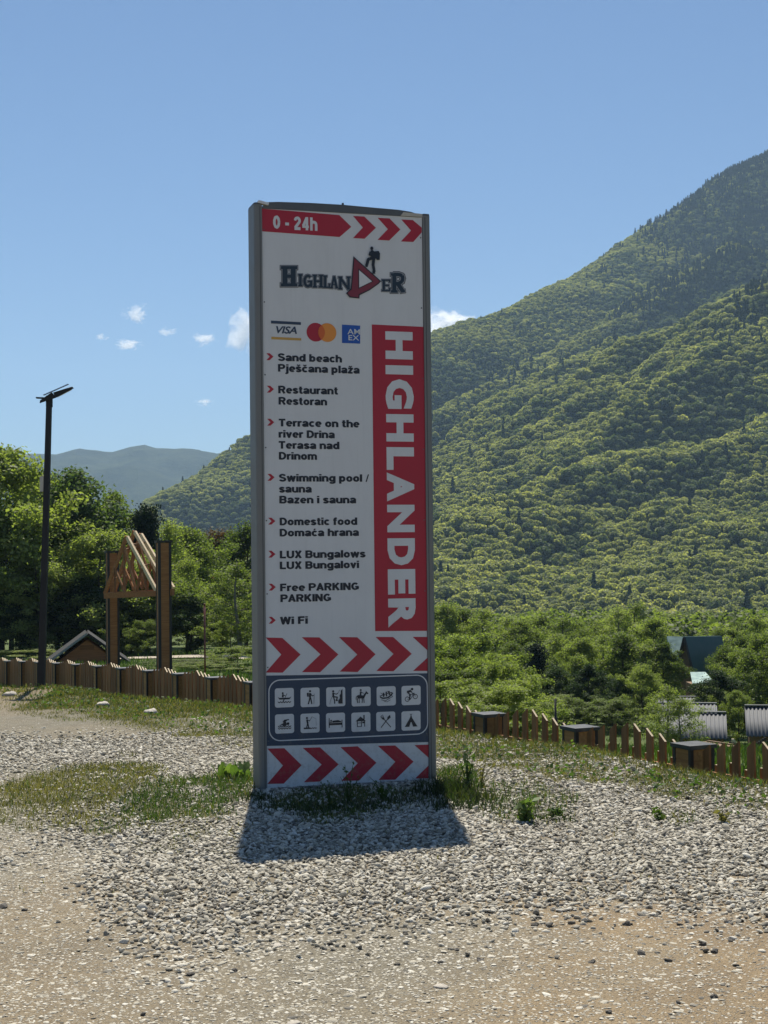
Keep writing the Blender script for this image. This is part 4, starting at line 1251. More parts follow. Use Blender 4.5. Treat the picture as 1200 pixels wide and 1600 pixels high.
FONT = None
def glyph_mesh(body, bold, space=1.0, shear=0.0):
    cu_ = bpy.data.curves.new('lettering', 'FONT')
    cu_.body = body; cu_.size = 1.0; cu_.offset = bold; cu_.space_character = space; cu_.shear = shear
    cu_.resolution_u = 3; cu_.fill_mode = 'BOTH'; cu_.space_word = 0.8
    ob = bpy.data.objects.new('lettering', cu_)
    COL.objects.link(ob)
    dg = bpy.context.evaluated_depsgraph_get(); dg.update()
    me = bpy.data.meshes.new_from_object(ob.evaluated_get(dg))
    bpy.data.objects.remove(ob); bpy.data.curves.remove(cu_)
    return me
MARKS = {'\u0161': ('s', 'v'), '\u010d': ('c', 'v'), '\u017e': ('z', 'v'), '\u0107': ('c', 'a')}
def lettering(body, u0, u1, zb, cap, mt, layer, parent, bold=0.022, space=1.04, turn=False, shear=0.0, name='lettering', box=None):
    """cap: height of a capital letter; turn: letters rotated a quarter clockwise, then box=(u0,u1,z0,z1) is filled"""
    plain = ''.join(MARKS[c][0] if c in MARKS else c for c in body)
    marks = []
    for i, c in enumerate(body):
        if c in MARKS:
            ends = []
            for q in (plain[:i], plain[:i + 1]):
                g_ = glyph_mesh(q, bold, space, shear); ends.append(max(v.co.x for v in g_.vertices)); bpy.data.meshes.remove(g_)
            marks.append((c, (ends[0] + ends[1]) / 2 + 0.02))
    me = glyph_mesh(plain, bold, space, shear)
    n = len(me.vertices); co = np.empty(n * 3); me.vertices.foreach_get('co', co); co = co.reshape(-1, 3)
    x0, x1 = co[:, 0].min(), co[:, 0].max()
    if turn:
        y0, y1 = co[:, 1].min(), co[:, 1].max()
        a = (co[:, 0] - x0) / (x1 - x0); b = (co[:, 1] - y0) / (y1 - y0)
        out = np.stack([box[0] + b * (box[1] - box[0]), np.full(n, -0.0015 * layer), box[3] - a * (box[3] - box[2])], 1)
    else:
        ref = glyph_mesh('H', bold); rc = np.array([v.co[:] for v in ref.vertices]); c0, c1 = rc[:, 1].min(), rc[:, 1].max()
        bpy.data.meshes.remove(ref)
        out = np.stack([u0 + (co[:, 0] - x0) / (x1 - x0) * (u1 - u0), np.full(n, -0.0015 * layer), zb + (co[:, 1] - c0) / (c1 - c0) * cap], 1)
        if marks:
            Pm = Print(layer); sx = (u1 - u0) / (x1 - x0); sz = cap / (c1 - c0)
            for c, xm in marks:
                X_ = lambda a, b: (u0 + (xm + a - x0) * sx, zb + (b - c0) * sz)
                if MARKS[c][1] == 'v': Pm.stroke([X_(-.13, .74), X_(0, .62), X_(.13, .74)], .075 * sz)
                else: Pm.stroke([X_(-.04, .6), X_(.09, .76)], .09 * sz)
            Pm.build('accent', mt, parent)
    me.vertices.foreach_set('co', out.ravel()); me.materials.clear(); me.materials.append(mt)
    me.update(); me.name = name
    return link(name, me, parent)

ARC = lambda x, y, rx, ry, a0, a1: [(x + rx * math.cos(R(a0 + (a1 - a0) * k / 9)), y + ry * math.sin(R(a0 + (a1 - a0) * k / 9))) for k in range(10)]
O_ = ARC(.3, .37, .205, .28, 0, 360); V_ = lambda x: [(x, 0), (x, 1)]
GL = {'l': (.2, [V_(.1)]), 'i': (.2, [[(.1, 0), (.1, .74)], [(.1, .83), (.1, 1)]]), 'j': (.26, [[(.16, .74), (.16, -.12)] + ARC(.04, -.12, .12, .08, 0, -90), [(.16, .83), (.16, 1)]]),
 'a': (.58, [ARC(.29, .5, .19, .155, 165, 0) + [(.48, .0)], [(.48, .42)] + ARC(.26, .205, .17, .12, 90, 270) + [(.48, .16)]]), 'c': (.54, [ARC(.3, .37, .205, .28, 42, 318)]),
 'e': (.58, [ARC(.3, .37, .205, .28, 0, 318), [(.1, .37), (.56, .37), .13]]), 'o': (.6, [O_]), 'd': (.62, [O_, V_(.515)]), 'b': (.62, [O_, V_(.1)]), 'p': (.62, [O_, [(.1, -.27), (.1, .74)]]),
 'g': (.62, [O_, [(.515, .74), (.515, -.08)] + ARC(.3, -.08, .215, .1, 0, -150)]), 'n': (.6, [[(.1, 0), (.1, .74)], ARC(.3, .46, .205, .19, 170, 0) + [(.505, 0)]]), 'h': (.6, [V_(.1), ARC(.3, .46, .205, .19, 170, 0) + [(.505, 0)]]),
 'm': (.9, [[(.1, 0), (.1, .74)], ARC(.275, .49, .175, .16, 170, 0) + [(.45, 0)], ARC(.625, .49, .175, .16, 170, 0) + [(.8, 0)]]), 'r': (.38, [[(.1, 0), (.1, .74)], ARC(.3, .42, .2, .225, 170, 80)]),
 'u': (.6, [[(.1, .74)] + ARC(.3, .28, .205, .19, 180, 350), [(.505, 0), (.505, .74)]]), 's': (.54, [ARC(.27, .525, .17, .125, 15, 250) + ARC(.27, .215, .18, .13, 75, -165)]),
 't': (.38, [[(.17, .95), (.17, .2)] + ARC(.29, .2, .12, .11, 180, 280), [(.0, .66), (.36, .66), .15]]), 'f': (.38, [[(.16, 0), (.16, .8)] + ARC(.29, .8, .13, .11, 180, 85), [(.0, .66), (.36, .66), .15]]),
 'v': (.56, [[(.08, .74), (.28, .06), (.48, .74)]]), 'w': (.84, [[(.08, .74), (.24, .06), (.42, .7), (.6, .06), (.76, .74)]]), 'z': (.5, [[(.03, .66), (.41, .66), (.09, .08), (.47, .08)]]),
 'S': (.68, [ARC(.34, .715, .23, .19, 15, 250) + ARC(.34, .29, .245, .2, 75, -165)]), 'P': (.66, [V_(.1), [(.1, .905)] + ARC(.4, .69, .18, .215, 90, -90) + [(.1, .475)]]),
 'R': (.7, [V_(.1), [(.1, .905)] + ARC(.4, .7, .18, .205, 90, -90) + [(.1, .495)], [(.38, .48), (.6, 0)]]), 'T': (.64, [[(0, .905), (.64, .905)], V_(.32)]), 'D': (.7, [V_(.1), [(.1, .905)] + ARC(.3, .5, .3, .405, 90, -90) + [(.1, .095)]]),
 'B': (.68, [V_(.1), [(.1, .905)] + ARC(.39, .71, .17, .195, 90, -90) + [(.1, .515)], [(.1, .515)] + ARC(.39, .305, .19, .21, 90, -90) + [(.1, .095)]]), 'L': (.58, [V_(.1), [(.1, .095), (.58, .095)]]),
 'U': (.7, [[(.1, 1)] + ARC(.35, .34, .25, .25, 180, 360) + [(.6, 1)]]), 'X': (.66, [[(.09, 0), (.57, 1)], [(.09, 1), (.57, 0)]]), 'F': (.58, [V_(.1), [(.1, .905), (.58, .905)], [(.1, .5), (.52, .5)]]),
 'A': (.7, [[(.08, 0), (.35, .93), (.62, 0)], [(.2, .27), (.5, .27), .15]]), 'K': (.7, [V_(.1), [(.13, .38), (.59, 1)], [(.29, .58), (.6, 0)]]), 'I': (.2, [V_(.1)]), 'N': (.7, [V_(.1), V_(.6), [(.12, .95), (.58, .05)]]),
 'G': (.74, [ARC(.37, .5, .27, .405, 42, 325) + [(.63, .2), (.63, .42)], [(.38, .44), (.72, .44), .16]]), 'W': (.94, [[(.09, 1), (.26, .06), (.47, .92), (.68, .06), (.85, 1)]]), '/': (.3, [[(.03, -.02), (.27, 1), .1]]),
 '0': (.6, [ARC(.3, .5, .2, .4, 0, 360)]), '-': (.36, [[(.02, .4), (.34, .4)]]), '2': (.58, [ARC(.29, .69, .19, .21, 175, -25) + [(.1, .16)], [(.04, .095), (.55, .095)]]), '4': (.6, [V_(.42), [(.4, .93), (.1, .32)], [(.02, .27), (.58, .27), .17]])}
def sign_text(body, u0, u1, zb, cap, mt, layer, parent, t=.2, sp=.085):
    """heavy sans lettering drawn with strokes: cap is the height of a capital"""
    x, items = 0.0, []
    for c in body:
        if c == ' ': x += .3; continue
        g, strokes = GL[MARKS[c][0] if c in MARKS else c]
        for st_ in strokes: items.append((x, st_))
        if c in MARKS:
            m_ = g / 2
            items.append((x, [(m_ - .15, .98), (m_, .85), (m_ + .15, .98), .12] if MARKS[c][1] == 'v' else [(m_ - .06, .82), (m_ + .09, 1.0), .13]))
        x += g + sp
    W_ = x - sp; k = (u1 - u0) / W_
    P_ = Print(layer)
    class Q_(Print):
        def poly(s, pts): P_.poly([(u0 + a * k, zb + b * cap) for a, b in pts])
    q_ = Q_(layer)
    for ox, st_ in items:
        th = t
        if isinstance(st_[-1], float): th = st_[-1] * t / .2; st_ = st_[:-1]
        q_.stroke([(ox + a, b) for a, b in st_], th)
    return P_.build('lettering', mt, parent)

# carcass
b = MB(); b.box(0.0, SW, 0.0, 0.008, SZ0, SZ1)
panel = b.build('panel', M['p_white'], sign)
b = MB(); b.box(0.0, SW, 0.192, 0.2, SZ0, SZ1); b.build('back_panel', M['p_white'], sign)
def post_profile(s, h, name):
    """rounded aluminium corner post outside the panel; s=-1 left, 1 right"""
    x0 = 0.0015 if s < 0 else SW + 0.0015
    base = -0.002 if s < 0 else SW + 0.002
    ring = []
    W, D = 0.058, 0.2
    y0 = -0.014
    pts = [(0.0, y0 + .004), (0.012, y0), (W - .022, y0)]
    for i in range(7):
        a = -PI / 2 + PI / 2 * i / 6; pts.append((W - .022 + .022 * math.cos(a), y0 + .022 + .022 * math.sin(a)))
    for i in range(7):
        a = PI / 2 * i / 6; pts.append((W - .022 + .022 * math.cos(a), y0 + D + .006 + .022 * math.sin(a) - .01))
    pts.append((0.0, y0 + D + .016))
    ring = [(base + s * u, v) for u, v in pts]
    if s < 0: ring = ring[::-1]
    e = MB(); e.solid([(u, v, 0.0) for u, v in ring], [(u, v, h) for u, v in ring])
    o = e.build(name, M['alu'], sign)
    g = MB(); gx_ = base + s * 0.014
    g.box(min(gx_, gx_ + s * .004), max(gx_, gx_ + s * .004), y0 - .0008, y0 + .003, 0.02, h - .01)
    g.build('seam', M['seam'], o)
    c = MB(); c.solid([(u, v, h + .0005) for u, v in ring], [(base + s * .03 + (u - base - s * .03) * .93, v * .97, h + .014) for u, v in ring])
    c.build('end_cap', M['alu_dark'], o)
    return o
post_profile(-1, SZ1 + 0.025, 'side_post'); post_profile(1, SZ1 + 0.012, 'side_post')
# arched head plate
top = []
ctrl = [(0.0, .012), (.03, .045), (.1, .052), (.3, .058), (.5, .058), (.7, .05), (.85, .045), (.93, .035), (.99, .012)]
e = MB()
lo_ = [(u * SW, -0.006, SZ1 + .001) for u, h in ctrl]; hi_ = [(u * SW, -0.006, SZ1 + .001 + h) for u, h in ctrl]
front = lo_ + hi_[::-1]
e.solid(front[::-1], [(a, .2, c) for a, _, c in front][::-1])
e.build('head_plate', M['alu_dark'], sign)
b = MB(); b.tube([(SW * .51, .05, SZ1 + .05), (SW * .51, .05, SZ1 + .085)], [.01, .008], 8); b.build('top_bolt', M['alu_dark'], sign)
b = MB(); b.solid([(.86 * SW, -.012, SZ1 + .002), (1.0 * SW, -.012, SZ1 + .002), (1.0 * SW, -.0062, SZ1 + .002), (.86 * SW, -.0062, SZ1 + .002)],
                  [(.88 * SW, -.012, SZ1 + .03), (1.0 * SW, -.012, SZ1 + .024), (1.0 * SW, -.0062, SZ1 + .024), (.88 * SW, -.0062, SZ1 + .03)])
b.build('flashing', M['pale_plastic'], sign)
b = MB(); b.bar((-.03, -.0, SZ1 + .045), (.045, -.0, SZ1 + .03), .05, .018); b.build('flashing', M['p_white'], sign)
b = MB(); b.box(-.07, SW + .07, -.03, .23, -.12, SZ0 - .003); b.build('footing', M['concrete'], sign)

for zz in np.linspace(0.35, SZ1 - .15, 8):
    for uu in (0.012, SW - 0.012):
        b = MB(); b.tube([(uu, -.0004, zz), (uu, -.003, zz)], [.0055, .0045], 8); b.build('screw', M['alu_dark'], panel)
# printing: red head band with arrows
polyface('red_band', [Z1(145, 98), Z1(595, 135), Z1(665, 203), Z1(597, 262), Z1(147, 230)], M['p_red'], 1, panel)
for pts in ([(675, 140), (740, 143), (808, 208), (742, 272), (675, 268), (732, 207)], [(818, 150), (887, 154), (950, 218), (885, 282), (818, 278), (877, 216)],
            [(955, 160), (1022, 163), (1074, 207), (1074, 234), (1025, 290), (953, 287), (1012, 224)]):
    polyface('red_chevron', [Z1(*p) for p in pts], M['p_red'], 1, panel)
u0, zb = Z1(210, 214); u1, _ = Z1(467, 226); _, zt = Z1(210, 137)
sign_text('0 - 24h', u0, u1, zb, zt - zb, M['p_white'], 2, panel, .22, .1)
# logo: slab-serif letters in three tones, the large arrow-shaped D, the hiker
def slab(ch, x0, y0, x1, y1, P, t, ex):
    """draw a slab letter in the box (zoomed print coordinates), t stem thickness, ex extra outline"""
    w, h = x1 - x0, y1 - y0; sf = t * 0.62; T = t + 2 * ex; SF = sf + 2 * ex
    X = lambda f: x0 + f * w
    def st(a, b, th): 
        a_, b_ = Vector(a), Vector(b); d = (b_ - a_).normalized() * ex
        a_, b_ = a_ - d, b_ + d
        n = Vector((-d.y, d.x)).normalized() * th / 2 if d.length > 1e-6 else Vector((-(b_ - a_).y, (b_ - a_).x)).normalized() * th / 2
        P.poly([Z1(*(a_ + n)), Z1(*(b_ + n)), Z1(*(b_ - n)), Z1(*(a_ - n))])
    def stem(cx_, top=True, bot=True):
        st((cx_, y0), (cx_, y1), T)
        if top: st((cx_ - t * .85, y0 + sf / 2), (cx_ + t * .85, y0 + sf / 2), SF)
        if bot: st((cx_ - t * .85, y1 - sf / 2), (cx_ + t * .85, y1 - sf / 2), SF)
    l, r, c = x0 + t * .85, x1 - t * .85, (x0 + x1) / 2
    if ch == 'H': stem(l); stem(r); st((l, (y0 + y1) / 2), (r, (y0 + y1) / 2), SF * 1.1)
    if ch == 'I': stem(c)
    if ch == 'L': stem(l); st((l, y1 - sf / 2), (x1, y1 - sf / 2), SF); st((x1 - sf / 2, y1), (x1 - sf / 2, y1 - h * .35), SF)
    if ch == 'E':
        stem(l)
        for q, e in ((y0 + sf / 2, 1.0), ((y0 + y1) / 2, .85), (y1 - sf / 2, 1.0)): st((l, q), (x0 + w * e, q), SF)
        st((x1 - sf / 2, y0), (x1 - sf / 2, y0 + h * .25), SF); st((x1 - sf / 2, y1), (x1 - sf / 2, y1 - h * .28), SF)
    if ch == 'N': stem(l, True, True); stem(r, True, False); st((l, y0 + sf), (r, y1 - sf * .2), T)
    if ch == 'A':
        st((c, y0), (x0 + t * .8, y1), T * .8); st((c, y0), (x1 - t * .8, y1), T); st((X(.25), y0 + h * .68), (X(.75), y0 + h * .68), SF * .8)
        st((x0, y1 - sf / 2), (x0 + t * 1.5, y1 - sf / 2), SF); st((x1 - t * 1.5, y1 - sf / 2), (x1, y1 - sf / 2), SF)
    if ch == 'G':
        pts = [(c + (w / 2 - t / 2) * math.cos(a), (y0 + y1) / 2 + (h / 2 - t / 2) * math.sin(a)) for a in [R(-45) - R(270) * i / 12 for i in range(13)]]
        for p, q in zip(pts[:-1], pts[1:]): st(p, q, T)
        st((x1 - t * .6, (y0 + y1) / 2), (x1 - t * .6, y1 - t * .3), T); st((c, (y0 + y1) / 2 + 2), (x1, (y0 + y1) / 2 + 2), SF)
    if ch == 'R':
        stem(l)
        pts = [(l, y0 + sf / 2), (X(.55), y0 + sf / 2), (X(.8), y0 + h * .12), (X(.86), y0 + h * .26), (X(.8), y0 + h * .42), (X(.55), y0 + h * .53), (l, y0 + h * .53)]
        for p, q in zip(pts[:-1], pts[1:]): st(p, q, SF * 1.35)
        st((X(.5), y0 + h * .55), (X(.86), y1 - sf / 2), T); st((X(.72), y1 - sf / 2), (x1, y1 - sf / 2 - 3), SF)
WORD = [('H', 256, 432, 350, 549, 27), ('I', 354, 478, 383, 549, 14), ('G', 386, 480, 439, 556, 14), ('H', 441, 482, 501, 556, 14), ('L', 502, 486, 541, 558, 13),
        ('A', 540, 490, 590, 560, 12), ('N', 590, 492, 660, 566, 13), ('E', 843, 508, 892, 576, 13), ('R', 896, 472, 976, 584, 22)]
logo = empty('logo', (0, 0, 0)); logo.parent = panel
Dout = [(677, 374), (838, 518), (824, 534), (770, 572), (714, 600), (712, 619), (655, 613), (634, 588), (650, 572), (661, 562)]
Dmid = [(682, 386), (830, 519), (818, 531), (766, 567), (707, 594), (706, 613), (659, 607), (642, 588), (656, 575), (667, 568)]
Din = [(709, 455), (784, 520), (710, 556)]
for layer, ex, mt in ((1, 8, 'p_ink'), (2, 5, 'p_grey'), (3, 1, 'p_logo')):
    Pn = Print(layer)
    for ch, a, b0, c, d, t in WORD: slab(ch, a, b0, c, d, Pn, t, ex * (0.62 if t < 20 else .9))
    Pn.build('letter_outline' if layer < 3 else 'lettering', M[mt], logo)
polyface('letter_outline', [Z1(*p) for p in Dout], M['p_ink'], 4, logo)
polyface('arrow_letter', [Z1(*p) for p in Dmid], M['p_maroon'], 5, logo)
polyface('letter_outline', [Z1(705, 445), Z1(792, 520), Z1(706, 564)], M['p_ink'], 6, logo)
polyface('arrow_letter_gap', [Z1(*p) for p in Din], M['p_white'], 7, logo)
Pn = Print(8)
Q = lambda *p: [Z1(*q) for q in p]
Pn.poly([Z1(782 + 9 * math.cos(t), 329 + 11 * math.sin(t)) for t in np.linspace(0, 2 * PI, 12, endpoint=False)])
Pn.poly(Q((774, 342), (788, 339), (802, 352), (804, 392), (778, 390), (776, 362)))
Pn.poly(Q((796, 346), (822, 344), (830, 358), (828, 396), (812, 396), (800, 380)))
Pn.stroke(Q((790, 385), (762, 392), (752, 430)), 0.022); Pn.stroke(Q((794, 386), (790, 425), (797, 465)), 0.022)
Pn.stroke(Q((745, 430), (758, 428)), 0.02); Pn.stroke(Q((786, 468), (802, 468)), 0.02)
Pn.stroke(Q((778, 350), (772, 372)), 0.025)
Pn.build('hiker_silhouette', M['p_ink'], logo)
# payment badges
vb = empty('card_badge', (0, 0, 0)); vb.parent = panel
polyface('badge_bar', Q((198, 748), (373, 757), (373, 773), (198, 765)), M['p_navy'], 1, vb)
polyface('badge_bar', Q((200, 842), (375, 850), (375, 864), (200, 857)), M['p_gold'], 1, vb)
u0, zb = Z1(228, 822); u1, _ = Z1(350, 822); _, zt = Z1(228, 780)
lettering('VISA', u0, u1, zb, zt - zb, M['p_navy'], 1, vb, 0.025, .95, shear=.25)
mc = empty('card_badge', (0, 0, 0)); mc.parent = panel
ca, cb_ = Z1(459, 815), Z1(526, 817); ra = (Z1(459 + 53, 815)[0] - ca[0]); 
Pn = Print(1); Pn.disc(*ca, ra, 40); Pn.build('badge_disc', M['p_red'], mc)
Pn = Print(2); Pn.disc(*cb_, ra, 40); Pn.build('badge_disc', M['p_orange'], mc)
d_ = (cb_[0] - ca[0]) / 2; th = math.acos(d_ / ra); mid_ = ((ca[0] + cb_[0]) / 2, (ca[1] + cb_[1]) / 2)
lens = [(ca[0] + ra * math.cos(a), mid_[1] + ra * math.sin(a)) for a in np.linspace(-th, th, 12)] + [(cb_[0] - ra * math.cos(a), mid_[1] + ra * math.sin(a)) for a in np.linspace(th, -th, 12)[1:-1]]
Pn = Print(3); Pn.poly(lens); Pn.build('badge_overlap', M['p_mix'], mc)
am = empty('card_badge', (0, 0, 0)); am.parent = panel
polyface('badge_square', Q((612, 770), (718, 776), (718, 881), (612, 877)), M['p_blue'], 1, am)
u0, zb = Z1(644, 826); u1, _ = Z1(717, 826); _, zt = Z1(644, 795)
lettering('AM', u0, u1, zb, zt - zb, M['p_white'], 2, am, 0.012, 1.05)
u0, zb = Z1(650, 861); u1, _ = Z1(712, 861); _, zt = Z1(650, 831)
lettering('EX', u0, u1, zb, zt - zb, M['p_white'], 2, am, 0.012, 1.05)
# list of services
LIST = [(Z2, 'Sand beach', 175, 572, 328, 1), (Z2, 'Pje\u0161\u010dana pla\u017ea', 176, 682, 395, 0), (Z2, 'Restaurant', 178, 548, 530, 1), (Z2, 'Restoran', 180, 480, 600, 0),
        (Z2, 'Terrace on the', 180, 682, 736, 1), (Z2, 'river Drina', 180, 528, 806, 0), (Z2, 'Terasa nad', 180, 558, 875, 0), (Z2, 'Drinom', 182, 418, 943, 0),
        (Z2, 'Swimming pool /', 182, 742, 1080, 1), (Z3, 'sauna', 183, 385, 109, 0), (Z3, 'Bazen i sauna', 185, 662, 177, 0),
        (Z3, 'Domestic food', 187, 670, 314, 1), (Z3, 'Doma\u0107a hrana', 187, 680, 384, 0), (Z3, 'LUX Bungalows', 188, 722, 521, 1), (Z3, 'LUX Bungalovi', 188, 682, 589, 0),
        (Z3, 'Free PARKING', 190, 682, 728, 1), (Z3, 'PARKING', 192, 508, 796, 0), (Z3, 'Wi Fi', 190, 362, 936, 1)]
for f, s_, xa, xb, yb, bullet in LIST:
    u0, zb = f(xa, yb); u1, _ = f(xb, yb); _, zt = f(xa, yb - 47)
    sign_text(s_, u0, u1, zb, zt - zb, M['p_ink'], 1, panel, .235, .07)
    if bullet:
        x_, y_ = xa - 72, yb - 47
        polyface('bullet_arrow', [f(x_, y_), f(x_ + 20, y_), f(x_ + 44, y_ + 21), f(x_ + 20, y_ + 43), f(x_, y_ + 43), f(x_ + 20, y_ + 21)], M['p_red'], 1, panel)
# vertical name on red
polyface('red_band', [S(579.5, 505), S(659.5, 508.5), S(668.0, 982.5), S(586, 983.5)], M['p_red'], 1, panel)
for ch, y0, y1 in (('H', 515.5, 559.5), ('I', 568, 583), ('G', 589.5, 636.5), ('H', 644, 687), ('L', 695.5, 731), ('A', 735, 780), ('N', 785.5, 828), ('D', 838, 879.5), ('E', 886.5, 925), ('R', 932.5, 976.5)):
    ym = (y0 + y1) / 2; k = (ym - 515) / 460
    xl, xr = 600 + 6.2 * k, 643 + 6.6 * k
    if ch == 'G': xl -= .6; xr += .8
    ua, za = S(xl, y0); ub, zb = S(xr, y1)
    lettering(ch, 0, 0, 0, 0, M['p_white'], 2, panel, 0.055, turn=True, box=(ua, ub, zb, za))
# big chevron rows
ROWS = [[[(130, 93), (228, 95), (335, 192), (230, 300), (130, 300), (222, 193)], [(342, 90), (445, 90), (557, 190), (450, 296), (343, 296), (452, 190)],
         [(560, 87), (668, 88), (775, 187), (670, 293), (565, 291), (668, 190)], [(775, 85), (878, 85), (987, 183), (880, 287), (780, 286), (880, 185)],
         [(992, 83), (1080, 83), (1080, 163)], [(1080, 205), (1080, 283), (995, 284)]],
        [[(140, 750), (240, 747), (342, 847), (237, 957), (140, 960), (232, 850)], [(348, 744), (450, 740), (560, 840), (450, 943), (355, 948), (460, 842)],
         [(570, 738), (672, 732), (782, 828), (680, 935), (575, 938), (672, 832)], [(790, 728), (892, 725), (1000, 820), (893, 928), (795, 930), (893, 822)],
         [(1005, 722), (1088, 718), (1088, 796)], [(1088, 842), (1088, 918), (1010, 920)]]]
for row in ROWS:
    for pts in row:
        polyface('red_chevron', [Z4(*p) for p in pts], M['p_red'], 1, panel)
polyface('navy_band', [Z4(131, 318), Z4(1080, 297), Z4(1087, 703), Z4(135, 735)], M['p_navy'], 1, panel)
a, b_, c_, d_ = Z4(140, 340), Z4(1085, 320), Z4(1087, 682), Z4(143, 713)
ccx, ccz = (a[0] + b_[0]) / 2, (a[1] + d_[1]) / 2; hw, hh_ = (b_[0] - a[0]) / 2, (a[1] - d_[1]) / 2
Pn = Print(2); rr1 = rrect(ccx, ccz, hw - .006, hh_ - .004, .085, 8); rr2 = rrect(ccx, ccz, hw - .014, hh_ - .012, .077, 8)
for i in range(len(rr1)):
    j = (i + 1) % len(rr1); Pn.mb.face([(rr1[i][0], Pn.y, rr1[i][1]), (rr1[j][0], Pn.y, rr1[j][1]), (rr2[j][0], Pn.y, rr2[j][1]), (rr2[i][0], Pn.y, rr2[i][1])])
Pn.build('white_border', M['p_white'], panel)
